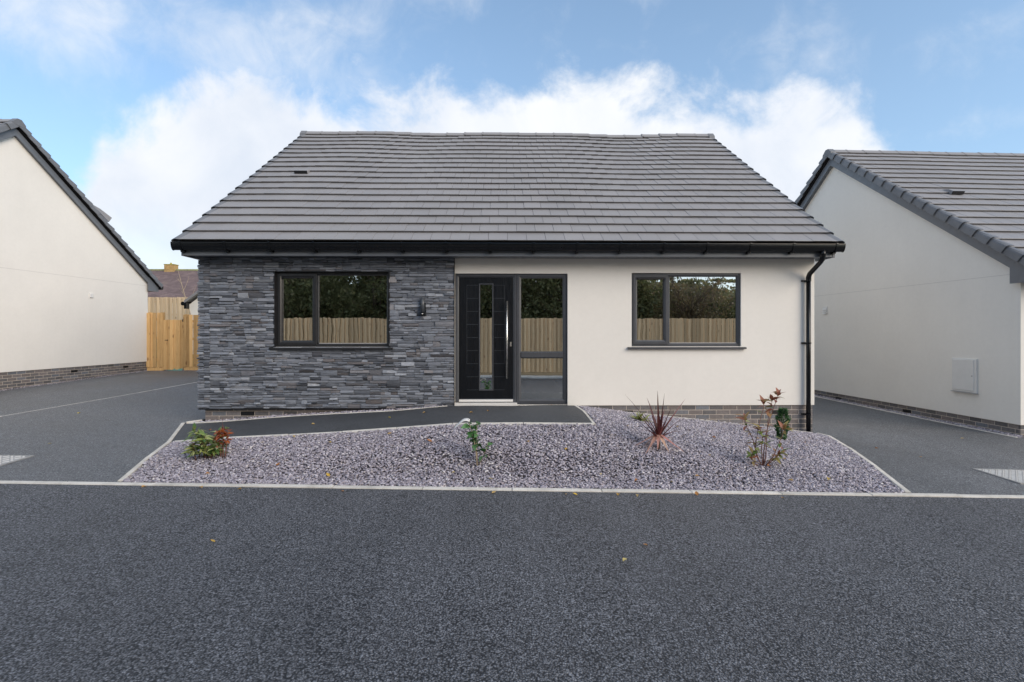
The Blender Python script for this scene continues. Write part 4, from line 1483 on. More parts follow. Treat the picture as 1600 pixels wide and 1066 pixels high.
# meter cabinet on the right gable
mc = thing('meter_cabinet', to_world(RX, RY, RZ_, RR, (-UW, 0.945, 0.42)), RR + R(-90), 'white utility meter box fixed to the shaded right gable wall', 'meter box')
MB().cbox(-0.235, 0.235, -0.035, -0.001, 0.0, 0.61, 0.006).build('cabinet_frame', 'white_plastic', mc)
MB().cbox(-0.205, 0.195, -0.046, -0.034, 0.03, 0.59, 0.005).build('cabinet_door', 'white_plastic', mc)
MB().tube([(0.165, -0.046, 0.30), (0.165, -0.052, 0.30)], 0.012, 10).build('lock', 'grey_sill', mc)
MB().box(-0.24, 0.24, -0.055, -0.001, -0.012, -0.001).build('bottom_lip', 'grey_sill', mc)


# ------------------------------------------------------------------ drain covers
def cover(x0, x1, y0, y1, label, mesh_step):
    zc = h1((x0 + x1) / 2, (y0 + y1) / 2) + 0.010
    gxs = (h1(x1, (y0 + y1) / 2) - h1(x0, (y0 + y1) / 2)) / (x1 - x0)
    gys = (h1((x0 + x1) / 2, y1) - h1((x0 + x1) / 2, y0)) / (y1 - y0)
    t_ = thing('drain_cover', ((x0 + x1) / 2, (y0 + y1) / 2, zc), 0, label, 'drain cover', 'drain covers set in the drives')
    t_.rotation_euler = (math.atan(gys), -math.atan(gxs), 0)
    hx, hy = (x1 - x0) / 2, (y1 - y0) / 2
    fr = MB()
    for a, b_, c, d in ((-hx, hx, -hy, -hy + .025), (-hx, hx, hy - .025, hy), (-hx, -hx + .025, -hy + .0255, hy - .0255), (hx - .025, hx, -hy + .0255, hy - .0255)):
        fr.box(a, b_, c, d, -0.05, 0.004)
    fr.build('cover_frame', 'galvanised', t_)
    pl = MB().box(-hx + .03, hx - .03, -hy + .03, hy - .03, -0.05, 0.001)
    pl.build('cover_plate', 'galvanised', t_)
    # raised tread bars, coloured paler than the plate
    tb = MB()
    n_ = int((x1 - x0 - 0.09) / mesh_step) + 1; m_ = int((y1 - y0 - 0.09) / mesh_step) + 1
    for i in range(n_):
        for j in range(m_):
            cx = (i - (n_ - 1) / 2) * mesh_step; cy = (j - (m_ - 1) / 2) * mesh_step
            a = R(45 if (i + j) % 2 else -45)
            dx_, dy_ = math.cos(a) * mesh_step * 0.42, math.sin(a) * mesh_step * 0.42
            nx_, ny_ = -math.sin(a) * mesh_step * 0.17, math.cos(a) * mesh_step * 0.17
            tb.add([(cx - dx_ - nx_, cy - dy_ - ny_, 0.001), (cx + dx_ - nx_, cy + dy_ - ny_, 0.001), (cx + dx_ + nx_, cy + dy_ + ny_, 0.001), (cx - dx_ + nx_, cy - dy_ + ny_, 0.001),
                    (cx - dx_ * .8, cy - dy_ * .8, 0.008), (cx + dx_ * .8, cy + dy_ * .8, 0.008)], [(0, 1, 5, 4), (2, 3, 4, 5), (1, 2, 5), (3, 0, 4)])
    tb.build('tread_pattern', 'pale_tread', t_)['kind'] = 'stuff'


cover(-6.42, -5.775, 5.56, 6.02, 'galvanised drain cover in the left driveway, cut by the frame edge', 0.07)
cover(5.64, 6.30, 5.52, 6.10, 'galvanised drain cover in the right driveway, cut by the frame edge', 0.040)


# ------------------------------------------------------------------ timber fences and gate
def board_me(w, h_, th=0.026, mat='timber_new', taper=0.018):
    # feather-edge: one side thicker; x across, y thickness (front -y), z up
    return MB().add([(-w / 2, -th, 0), (w / 2, -th + taper, 0), (w / 2, 0, 0), (-w / 2, 0, 0), (-w / 2, -th, h_), (w / 2, -th + taper, h_), (w / 2, 0, h_), (-w / 2, 0, h_)],
                    [(0, 3, 2, 1), (4, 5, 6, 7), (0, 1, 5, 4), (1, 2, 6, 5), (2, 3, 7, 6), (3, 0, 4, 7)]).mesh('board', mat)


def fence(a, b_, zb_, zt, mat, label, name='timber_fence', cat='fence', pitch=0.10, jit=0.004, posts=None, rails=True, gravel=True, flip=False, step=0.042):
    ax, ay = a; bx, by = b_
    rz = math.atan2(by - ay, bx - ax)
    ln = math.hypot(bx - ax, by - ay)
    root = thing(name, (ax, ay, zb_), rz + (math.pi if flip else 0), label, cat)
    sg = -1 if flip else 1
    n_ = int(round(ln / pitch))
    g0 = 0.14 if gravel else 0.03
    mes = [board_me(pitch * (0.99), zt - zb_ - g0 + d_, mat=mat) for d_ in (0, 0.006, -0.006, 0.012)]
    for i in range(n_):
        x = (i + 0.5) * ln / n_
        link('board', random.choice(mes), root, (sg * x, (0.0 if i % 2 else -step) + random.uniform(-.003, .003), g0), (random.uniform(-.004, .004), random.uniform(-.004, .004), random.uniform(-.03, .03)))
    if gravel:
        MB().box(*(sorted((0.0, sg * ln))), -0.028, 0.0, 0.0, 0.135).build('gravel_board', mat, root)
    for x in (posts if posts is not None else [k * 2.4 for k in range(int(ln / 2.4) + 1)]):
        MB().box(sg * x - 0.045, sg * x + 0.045, 0.012, 0.102, -0.1, zt - zb_ + 0.02).build('post', mat, root)
    if rails:
        for z in (0.35, (zt - zb_) * 0.55, zt - zb_ - 0.25):
            MB().box(*(sorted((0.0, sg * ln))), 0.006, 0.05, z, z + 0.08).build('rail', mat, root)
    return root


FZ = -0.10
fence((-12.12, 16.55), (-11.62, 16.62), FZ - .02, 1.82, 'timber_new', 'narrow new timber fence panel between the left bungalow and gate', pitch=0.10, posts=[0.06, 0.45])
fence((-11.0, 16.72), (-5.35, 17.0), FZ - .02, 1.76, 'timber_new', 'new timber closeboard fence right of the gate, running behind the slate wall', pitch=0.10, posts=[0.05, 1.9, 3.8, 5.55])
gt = thing('timber_gate', (-11.60, 16.60, FZ + 0.03), math.atan2(0.10, 0.59), 'new timber board gate with a black latch, lower than its fence', 'gate')
gme = [board_me(0.108, 1.66 + d_, mat='timber_new', taper=0.0) for d_ in (0, 0.005)]
for i in range(6):
    link('board', gme[i % 2], gt, (0.05 + i * 0.098, 0.0 if i % 2 else -0.02, 0), (0, random.uniform(-.003, .003), 0))
for z in (0.2, 0.85, 1.45):
    MB().box(0.0, 0.59, 0.005, 0.045, z, z + 0.09).build('ledge', 'timber_new', gt)
la = MB().box(0.0, 0.13, -0.034, -0.018, 0.97, 1.0)
la.tube([(0.05, -0.03, 0.985), (0.05, -0.06, 0.985), (0.12, -0.06, 0.985)], 0.008, 6)
la.build('latch', 'black_trim', gt)
MB().cbox(0.56, 0.60, -0.03, -0.012, 1.60, 1.68, 0.003).build('hinge', 'black_trim', gt)
tp = MB()
for i in range(6):
    x = i * 0.08
    tp.quad((x, -0.02, 0.0), (x + 0.09, -0.03, 0.0), (x + 0.085, 0.02 + 0.01 * (i % 2), 0.05 + 0.015 * (i % 3)), (x, 0.03, 0.045))
tag(tp.build('plastic_sheet', 'teal_plastic', None, loc=(-11.5, 16.62, h1(-11.5, 16.6) + 0.006)), 'scrap of teal plastic under the timber gate', 'plastic sheet')

fence((-17.5, 24.0), (-6.0, 24.0), 0.95, 2.875, 'timber_pale', 'pale timber fence on higher ground behind the gate', pitch=0.105)

# fence on the far side of the road, behind the camera, mirrored in the panes
fence((-11.6, -2.55), (11.6, -2.55), -0.46, 1.70, 'timber_mid', 'long timber closeboard fence across the road, seen mirrored in the windows', pitch=0.080, step=0.034, flip=False).rotation_euler = (0, 0, math.pi)
for o in list(bpy.data.objects):
    if o.get('label', '').startswith('long timber closeboard'):
        o.location = (11.6, -2.55, -0.46)

# ------------------------------------------------------------------ house with the old roof behind
oh = thing('old_house', (-26, 40, 1.32), R(1), 'older house behind the fences with brown slate roof and brick chimney', 'house')
W_, D_ = 22.0, 8.0
MB().prism([(0, 0), (D_, 0), (D_, 2.5), (D_ / 2, 5.2), (0, 2.5)], 'x', -W_ / 2 + 0.1, W_ / 2 - 0.1).build('wall', 'pebbledash', oh)
pt = math.atan2(5.38 - 2.55, D_ / 2 + 0.35)
sl_ = math.hypot(5.38 - 2.55, D_ / 2 + 0.35)
rfo = MB()
for sg in (1, -1):
    v0 = -0.35 if sg > 0 else D_ + 0.35
    q = [(-W_ / 2, v0, 2.55), (W_ / 2, v0, 2.55), (W_ / 2, D_ / 2, 5.38), (-W_ / 2, D_ / 2, 5.38)]
    q2 = [(x, y, z - 0.08) for x, y, z in q]
    if sg < 0:
        q = q[::-1]; q2 = q2[::-1]
    rfo.add(q + q2, [(0, 1, 2, 3), (7, 6, 5, 4), (0, 4, 5, 1), (1, 5, 6, 2), (2, 6, 7, 3), (3, 7, 4, 0)])
orf = rfo.build('roof', 'old_slate', oh)
sm = MB()
nr_ = 26
for r_ in range(nr_):
    s0 = r_ * sl_ / nr_
    n_ = 60
    for k in range(n_):
        x0 = -W_ / 2 + (k + 0.5 * (r_ % 2)) * W_ / n_
        x1 = min(x0 + W_ / n_ - 0.008, W_ / 2)
        j = random.uniform(0, 0.006)
        p0 = (-0.35 + s0 * math.cos(pt) - 0.025 * math.sin(pt), 2.55 + s0 * math.sin(pt) + (0.025 + j) * math.cos(pt))
        p1 = (-0.35 + (s0 + 0.24) * math.cos(pt), 2.55 + (s0 + 0.24) * math.sin(pt) + 0.006)
        sm.quad((x0, p0[0], p0[1]), (x1, p0[0], p0[1]), (x1, p1[0], p1[1]), (x0, p1[0], p1[1]))
        sm.quad((x0, p0[0], p0[1] - 0.02), (x1, p0[0], p0[1] - 0.02), (x1, p0[0], p0[1]), (x0, p0[0], p0[1]))
sm.build('slates', 'old_slate', orf)['kind'] = 'stuff'
for k in range(44):
    MB().tube([(-W_ / 2 + k * 0.5, D_ / 2, 5.38), (-W_ / 2 + k * 0.5 + 0.48, D_ / 2, 5.38)], 0.12, 8).build('ridge_tile', 'mossy_ridge', orf)
chx = -4.0
ch = MB().box(chx - 0.42, chx + 0.42, D_ / 2 - 0.3, D_ / 2 + 0.3, 4.9, 5.84).build('chimney', 'chimney_brick', oh)
for r_ in range(6):
    for k in range(4):
        MB().cbox(-0.1, 0.1, 0, 0.03, -0.034, 0.034, 0.004).build('brick', 'chimney_brick', ch, loc=(chx - 0.32 + k * 0.213, D_ / 2 - 0.312, 5.42 + r_ * 0.075))
MB().box(chx - 0.46, chx + 0.46, D_ / 2 - 0.34, D_ / 2 + 0.34, 5.845, 5.90).build('chimney_cap', 'lichen', ch)
MB().tube([(chx - 0.02, D_ / 2, 5.90), (chx - 0.02, D_ / 2, 6.05)], [0.09, 0.07], 8).build('chimney_pot', 'lichen', ch)

# bungalow set further back, only its eave corner shows past the slate wall
bh = thing('rear_bungalow', (-9.70, 21.6, 0.20), 0, 'bungalow further back, only its black eave corner showing beside the slate wall', 'bungalow')
bw = 4.3
MB().prism([(-bw, -0.3), (bw, -0.3), (bw, 2.2), (0, 2.2 + bw * 0.73), (-bw, 2.2)], 'y', 0, 8).build('wall', 'render', bh)
for sg in (-1, 1):
    e = sg * (bw + 0.10)
    pr = [(e, 2.24), (0, 2.24 + (bw + .10) * 0.73), (0, 2.36 + (bw + .10) * 0.73), (e, 2.36)]
    MB().prism(pr if sg < 0 else pr[::-1], 'y', -0.2, 8.2).build('roof_slope', 'roof_tile', bh)
    MB().tube([(e + sg * 0.05, -0.22, 2.22), (e + sg * 0.05, 8.2, 2.22)], 0.085, 10).build('gutter', 'black_plastic', bh)
    MB().prism([(sg * bw, 2.0), (e, 2.0), (e, 2.24), (sg * bw, 2.30)] if sg > 0 else [(sg * bw, 2.30), (e, 2.24), (e, 2.0), (sg * bw, 2.0)], 'y', -0.21, 8.2).build('fascia', 'black_plastic', bh)


# ------------------------------------------------------------------ plants
def leaf_mesh(name, mat, L, W, fold=0.25, bend=0.25, n_=4):
    """pointed leaf: base at origin, along +y, face up +z"""
    vs_, fs = [], []
    for i in range(n_ + 1):
        t_ = i / n_
        w = W * 0.5 * (math.sin(math.pi * min(1, t_ ** 0.75 * 0.97 + 0.03))) if 0 < i < n_ else W * 0.04
        y = L * t_
        z = -bend * L * t_ * t_
        vs_ += [(-w, y, z + w * fold), (0, y, z), (w, y, z + w * fold)]
    for i in range(n_):
        a = i * 3
        fs += [(a, a + 1, a + 4, a + 3), (a + 1, a + 2, a + 5, a + 4)]
    return MB().add(vs_, fs).mesh(name, mat, True)


def place_leaf(parent, me, p_, az_, elv, roll=0.0, sc=1.0, name='leaf'):
    o = link(name, me, parent, p_)
    q = Matrix.Rotation(az_, 4, 'Z') @ Matrix.Rotation(elv, 4, 'X') @ Matrix.Rotation(roll, 4, 'Y')
    o.rotation_euler = q.to_euler()
    o.scale = (sc, sc, sc)
    return o


def curve_pts(p0, az_, elv, L, n_=6, droop=0.0, wob=0.0):
    pts = [Vector(p0)]
    for i in range(n_):
        e = elv - droop * i / n_
        a = az_ + random.uniform(-wob, wob)
        pts.append(pts[-1] + Vector((math.cos(e) * math.cos(a), math.cos(e) * math.sin(a), math.sin(e))) * (L / n_))
    return pts


def gz(x, y, o_=0.0):
    return h1(x, y) + o_


# 1. nandina-like clump, green and red
px_, py_ = -3.532, 5.80
sh = thing('shrub', (px_, py_, gz(px_, py_)), 0, 'low bushy shrub with green leaves and an orange-red stem, at the left of the bed', 'shrub')
stems = MB(); red = MB()
lg = [leaf_mesh('leaf', 'leaf_green', 0.085, 0.030), leaf_mesh('leaf', 'leaf_green', 0.07, 0.026, bend=0.5)]
lr = [leaf_mesh('leaf', 'leaf_red', 0.075, 0.028, bend=0.4), leaf_mesh('leaf', 'leaf_red', 0.06, 0.024, bend=0.1)]
lrg = [leaf_mesh('leaf', 'leaf_bronze', 0.05, 0.018)]
random.seed(11)
for k in range(14):
    x0 = random.uniform(-0.13, 0.08)
    az_ = random.uniform(0, 6.28)
    isr = x0 > 0.055
    L = random.uniform(0.16, 0.33)
    pts = curve_pts((x0, random.uniform(-.05, .05), -0.01), az_ if k % 3 else (3.14 if x0 < 0 else 0), R(random.uniform(62, 86)), L, 6, R(10), 0.3)
    stems.tube(pts, [0.004] * 3 + [0.003] * 2 + [0.002] * 2, 5)
    for j in range(25):
        t_ = random.uniform(0.25, 1.0)
        i = min(int(t_ * 6), 5)
        p_ = pts[i].lerp(pts[i + 1], t_ * 6 - i)
        a2 = random.uniform(0, 6.28)
        place_leaf(sh, random.choice(lg if random.random() < 0.85 or t_ < .7 else lrg), p_, a2, R(random.uniform(-10, 60)), random.uniform(-.6, .6), random.uniform(0.7, 1.35))
for k in range(3):
    pts = curve_pts((0.115 + 0.02 * k, random.uniform(-.02, .02), -0.01), random.uniform(0, 6.28), R(86), 0.30 + 0.05 * (k == 1), 6, R(4), 0.2)
    stems.tube(pts, [0.006, 0.006, 0.005, 0.005, 0.004, 0.003, 0.002], 6)
    for j in range(17):
        t_ = random.uniform(0.55, 1.0)
        i = min(int(t_ * 6), 5)
        place_leaf(sh, random.choice(lr), pts[i].lerp(pts[i + 1], t_ * 6 - i), random.uniform(0, 6.28), R(random.uniform(-30, 60)), random.uniform(-.6, .6), random.uniform(0.7, 1.25))
pts = curve_pts((0.13, 0.0, 0.28), 1.2, R(88), 0.14, 3)
stems.tube(pts, [0.002, 0.002, 0.001, 0.001], 4)
stems.build('stem', 'twig_red', sh, True)

sh.scale = (1.2, 1.2, 1.15)
# 2. variegated leafy young shrub in the centre
px_, py_ = -0.393, 5.57
sh = thing('shrub', (px_, py_, gz(px_, py_)), 0, 'young upright shrub with broad bright green leaves, alone in front of the door', 'shrub')
st = MB()
main = [(0.0, 0, -0.01), (-0.005, 0, 0.10), (-0.02, 0.0, 0.22), (-0.045, 0.005, 0.33), (-0.075, 0.0, 0.43), (-0.09, 0, 0.50)]
st.tube(main, [0.008, 0.007, 0.006, 0.005, 0.0045, 0.004], 6)
sec_ = [(0.01, 0, -0.01), (0.0, 0.0, 0.12), (-0.005, 0.01, 0.26), (0.0, 0.01, 0.42), (0.005, 0.01, 0.47)]
st.tube(sec_, [0.005, 0.005, 0.004, 0.003, 0.002], 6)
thr = [(0.02, 0, -0.01), (0.06, 0.0, 0.08), (0.10, 0.0, 0.17), (0.125, 0.0, 0.25)]
st.tube(thr, [0.004, 0.003, 0.003, 0.002], 5)
st.build('stem', 'twig_pale', sh, True)
li = [leaf_mesh('leaf', 'leaf_ivy', 0.100, 0.075, 0.35, 0.2), leaf_mesh('leaf', 'leaf_ivy', 0.080, 0.062, 0.4, 0.45)]
for ln_, lo, cnt in ((main, 0.32, 24), (sec_, 0.3, 19), (thr, 0.35, 8)):
    P = [Vector(q) for q in ln_]
    for k in range(cnt):
        t_ = lo + (0.92 - lo) * (k + random.random() * .6) / cnt
        f_ = t_ * (len(P) - 1); i = min(int(f_), len(P) - 2)
        p_ = P[i].lerp(P[i + 1], f_ - i)
        place_leaf(sh, random.choice(li), p_, random.uniform(0, 6.28), R(random.uniform(-25, 50)), random.uniform(-.7, .7), random.uniform(0.6, 1.15))
# bent white plant tag caught at its tip
tx, ty, tz = px_ - 0.09, py_ - 0.008, gz(px_, py_) + 0.49
tgm = MB()
n_ = 12
ring_ = []
for i in range(n_ + 1):
    t_ = i / n_
    x = -0.165 * t_
    z = 0.012 * math.sin(math.pi * min(1, t_ * 1.4)) - 0.085 * t_ ** 2.0
    w = 0.018 * (1 - 0.5 * t_)
    ring_.append([(x, -w, z + 0.004 * (1 - t_)), (x, w, z + 0.030 * (1 - 0.4 * t_)), (x, w, z + 0.003 + 0.030 * (1 - 0.4 * t_)), (x, -w, z + 0.002 + 0.004 * (1 - t_))])
tgm.v = [q for r_ in ring_ for q in r_]
for i in range(n_):
    for k in range(4):
        tgm.f.append((i * 4 + k, i * 4 + (k + 1) % 4, i * 4 + 4 + (k + 1) % 4, i * 4 + 4 + k))
tgm.f += [(3, 2, 1, 0), (n_ * 4, n_ * 4 + 1, n_ * 4 + 2, n_ * 4 + 3)]
tgm.tube([(0.0, 0, -0.02), (0.004, 0, 0.028)], 0.009, 8)
tag(tgm.build('plant_tag', 'white_plastic', None, True, loc=(tx, ty, tz)), 'curved white plastic plant tag hooked on the green shrub', 'plant tag')

# 3. red cordyline
px_, py_ = 1.763, 5.98
co = thing('cordyline', (px_, py_, gz(px_, py_)), 0, 'spiky dark red cordyline with long sword leaves', 'cordyline')
MB().tube([(0, 0, -0.02), (0, 0, 0.07), (0.0, 0, 0.16)], [0.020, 0.020, 0.018], 8).build('stem', 'bark', co, True)


def blade(p0, az_, elv, L, W, droop, mat, tw=0.0):
    pts = []
    n_ = 9
    p_ = Vector(p0)
    vs_, fs = [], []
    for i in range(n_ + 1):
        t_ = i / n_
        e = elv - droop * t_ ** 1.5
        d = Vector((math.cos(e) * math.cos(az_), math.cos(e) * math.sin(az_), math.sin(e)))
        sdv = Vector((-math.sin(az_), math.cos(az_), 0))
        up = sdv.cross(d) * -1
        a = tw * t_
        sd2 = sdv * math.cos(a) + up * math.sin(a)
        w = W * 0.5 * (0.55 + 0.45 * math.sin(math.pi * min(1, t_ * 1.5 + 0.15))) * (1 - t_ ** 3.0) + 0.0008
        vs_ += [p_ - sd2 * w + up * w * 0.35, p_, p_ + sd2 * w + up * w * 0.35]
        p_ = p_ + d * (L / n_)
    for i in range(n_):
        a = i * 3
        fs += [(a, a + 1, a + 4, a + 3), (a + 1, a + 2, a + 5, a + 4)]
    return MB().add(vs_, fs).build('leaf', mat, co, True)


BL = [  # azimuth (0 = right, 90 = away), elevation, length, width, droop, kind
    (165, 55, 0.60, 0.030, 8, 'n'), (170, 74, 0.34, 0.030, -2, 'n'), (150, 83, 0.30, 0.026, 0, 'n'), (80, 84, 0.52, 0.026, 4, 'n'), (40, 78, 0.50, 0.024, -3, 'n'),
    (10, 66, 0.36, 0.028, -4, 'n'), (15, 52, 0.60, 0.022, 4, 'o'), (5, 46, 0.40, 0.026, 10, 'n'), (190, 44, 0.44, 0.026, 16, 'n'), (350, 62, 0.30, 0.024, 6, 'n'),
    (200, 60, 0.36, 0.026, 10, 'n'), (100, 62, 0.50, 0.024, 20, 'n'), (60, 50, 0.45, 0.024, 25, 'n'), (135, 48, 0.42, 0.026, 20, 'n'), (260, 70, 0.28, 0.026, 10, 'n'),
    (195, 30, 0.34, 0.030, 70, 'o'), (225, 22, 0.38, 0.034, 62, 'o'), (250, 20, 0.26, 0.028, 85, 'o'), (285, 15, 0.28, 0.028, 80, 'o'), (330, 22, 0.36, 0.028, 60, 'o'),
    (350, 18, 0.30, 0.026, 55, 'o'), (180, 12, 0.26, 0.028, 70, 'o'), (310, 28, 0.30, 0.026, 75, 'o'), (215, 42, 0.34, 0.028, 55, 'n'), (20, 25, 0.34, 0.026, 45, 'n'), (305, 66, 0.30, 0.026, 4, 'n')]
for a, e, L, W, dr, kd in BL:
    blade((0.012 * math.cos(R(a)), 0.012 * math.sin(R(a)), 0.13 + (0.02 if e > 50 else 0.045 if kd == 'o' else -0.01)), R(a + random.uniform(-5, 5)), R(e if kd == 'n' or e > 40 else e - 52), L * (0.95 if kd == 'o' else 1.05), W * (1.6 if kd == 'o' else 1.5), R(dr if kd == 'n' else 4), 'cordyline_leaf' if kd == 'n' else 'cordyline_old', random.uniform(-.6, .6))

# 4. yellow-green tuft behind it
px_, py_ = 1.80, 7.05
tu = thing('grass_tuft', (px_, py_, gz(px_, py_)), 0, 'small yellow-green tuft by the wall edging behind the cordyline', 'plant')
lt_ = leaf_mesh('leaf', 'leaf_tuft', 0.115, 0.016, 0.3, 0.55)
for k in range(70):
    place_leaf(tu, lt_, (random.gauss(0, .035), random.gauss(0, .03), 0.0), random.uniform(0, 6.28), R(random.uniform(20, 85)), random.uniform(-.4, .4), random.uniform(0.7, 1.6))
MB().tube([(0, 0, -0.02), (0, 0, 0.03)], [0.03, 0.012], 6).build('crown', 'bark', tu)

# 5. tall sparse bronze shrub
px_, py_ = 2.917, 5.79
sh = thing('shrub', (px_, py_, gz(px_, py_)), 0, 'tall sparse shrub with thin stems and bronze leaf tips near the downpipe', 'shrub')
st = MB()
lb = [leaf_mesh('leaf', 'leaf_bronze', 0.10, 0.038, 0.45, 0.2), leaf_mesh('leaf', 'leaf_bronze', 0.085, 0.034, 0.3, 0.5)]
lgr = [leaf_mesh('leaf', 'leaf_green', 0.10, 0.042, 0.4, 0.3)]
ST = [  # stem points (x,y,z): measured off the plant
    [(0.0, 0, -0.01), (-0.07, 0.0, 0.12), (-0.085, 0.0, 0.24), (-0.06, 0.0, 0.40), (-0.02, 0.02, 0.55), (0.02, 0.02, 0.68), (0.025, 0.02, 0.76)],
    [(0.01, 0, -0.01), (0.02, 0.02, 0.14), (0.05, 0.03, 0.36), (0.10, 0.03, 0.56), (0.15, 0.03, 0.70), (0.18, 0.02, 0.80), (0.20, 0.02, 0.86)],
    [(0.01, 0, -0.01), (0.03, -0.01, 0.12), (0.07, 0.05, 0.30), (0.09, 0.06, 0.52), (0.13, 0.05, 0.72), (0.135, 0.05, 0.78)],
    [(0.02, 0, -0.01), (0.11, -0.02, 0.12), (0.18, -0.02, 0.28), (0.235, -0.02, 0.41), (0.25, -0.01, 0.47)],
    [(-0.01, 0, -0.01), (-0.06, 0.02, 0.14), (-0.10, 0.05, 0.33), (-0.155, 0.06, 0.44), (-0.175, 0.06, 0.52), (-0.185, 0.06, 0.57)],
    [(-0.01, 0, -0.01), (-0.11, -0.02, 0.04), (-0.15, -0.03, 0.12), (-0.12, -0.03, 0.20)],
    [(0.0, 0, -0.01), (-0.03, -0.03, 0.20), (-0.02, -0.03, 0.35), (-0.045, -0.03, 0.46)],
    [(0.02, 0, -0.01), (0.12, 0.03, 0.06), (0.20, 0.02, 0.13), (0.225, 0.02, 0.16)]]
for ln_ in ST:
    P = [Vector(q) for q in ln_]
    st.tube(P, [0.0062 - 0.0040 * i / (len(P) - 1) for i in range(len(P))], 6)
    d = (P[-1] - P[-2]).normalized()
    for k in range(7 if P[-1].z > 0.4 else 4):
        place_leaf(sh, random.choice(lb if P[-1].z > 0.4 else lb + lgr), P[-1] - d * random.uniform(0, 0.05), random.uniform(0, 6.28), R(random.uniform(15, 70)), random.uniform(-.5, .5), random.uniform(0.85, 1.35))
    for k in range(int(8 + 4 * (P[-1].z < 0.6))):
        f_ = random.uniform(0.3, 0.93) * (len(P) - 1); i = min(int(f_), len(P) - 2)
        place_leaf(sh, random.choice(lgr + lb), P[i].lerp(P[i + 1], f_ - i), random.uniform(0, 6.28), R(random.uniform(-20, 55)), random.uniform(-.5, .5), random.uniform(0.7, 1.15))
st.build('stem', 'twig_red', sh, True)

# 6. little conifer behind it
px_, py_ = 3.80, 7.02
cf = thing('dwarf_conifer', (px_, py_, gz(px_, py_)), 0, 'dark green dwarf conifer behind the tall bronze shrub', 'conifer')
MB().tube([(0, 0, -0.02), (0.01, 0, 0.36)], [0.012, 0.004], 6).build('stem', 'bark', cf)
fv, ff = [], []
for k in range(1500):
    z = random.random() ** 0.8 * 0.44
    tz_ = z / 0.44
    rr = 0.10 * (0.35 + 2.6 * tz_ * (1 - tz_) * (0.7 + 0.3 * math.sin(tz_ * 21))) * math.sqrt(random.uniform(0.15, 1))
    a = random.uniform(0, 6.28)
    c = Vector((rr * math.cos(a) + 0.06 * z, rr * math.sin(a), z))
    d = Vector((math.cos(a) * 0.7, math.sin(a) * 0.7, random.uniform(0.3, 1.2))).normalized() * random.uniform(0.02, 0.038)
    s_ = d.orthogonal().normalized() * 0.008
    o_ = len(fv)
    fv += [c - s_, c + s_, c + d + s_ * .4, c + d - s_ * .4]
    ff.append((o_, o_ + 1, o_ + 2, o_ + 3))
MB().add(fv, ff).build('foliage', 'leaf_conifer', cf)

# bare sapling behind the gate
sp = thing('bare_sapling', (-14.1, 21.6, 0.55), 0, 'thin leafless sapling standing behind the timber gate', 'sapling')
bs = MB()
tr_ = [(0.35, 0, -0.1), (0.30, 0, 0.8), (0.10, 0, 1.6), (-0.12, 0, 2.3), (-0.28, 0, 2.9), (-0.40, 0, 3.35)]
bs.tube(tr_, [0.03, 0.027, 0.022, 0.017, 0.012, 0.006], 6)
for p0, a, e, L in (((0.02, 0, 1.85), 20, 62, 0.9), ((-0.05, 0, 2.1), 160, 55, 0.7), ((-0.16, 0, 2.45), 10, 65, 0.75), ((-0.22, 0, 2.7), 170, 50, 0.5), ((0.15, 0, 1.4), 15, 60, 0.7)):
    pts = curve_pts(p0, R(a), R(e), L, 5, R(-15), 0.3)
    bs.tube(pts, [0.012, 0.010, 0.008, 0.006, 0.004, 0.002], 5)
    bs.tube(curve_pts(pts[2], R(a + 60), R(e), L * 0.4, 3, 0, 0.3), [0.006, 0.005, 0.003, 0.002], 4)
bs.build('trunk', 'twig_pale', sp)


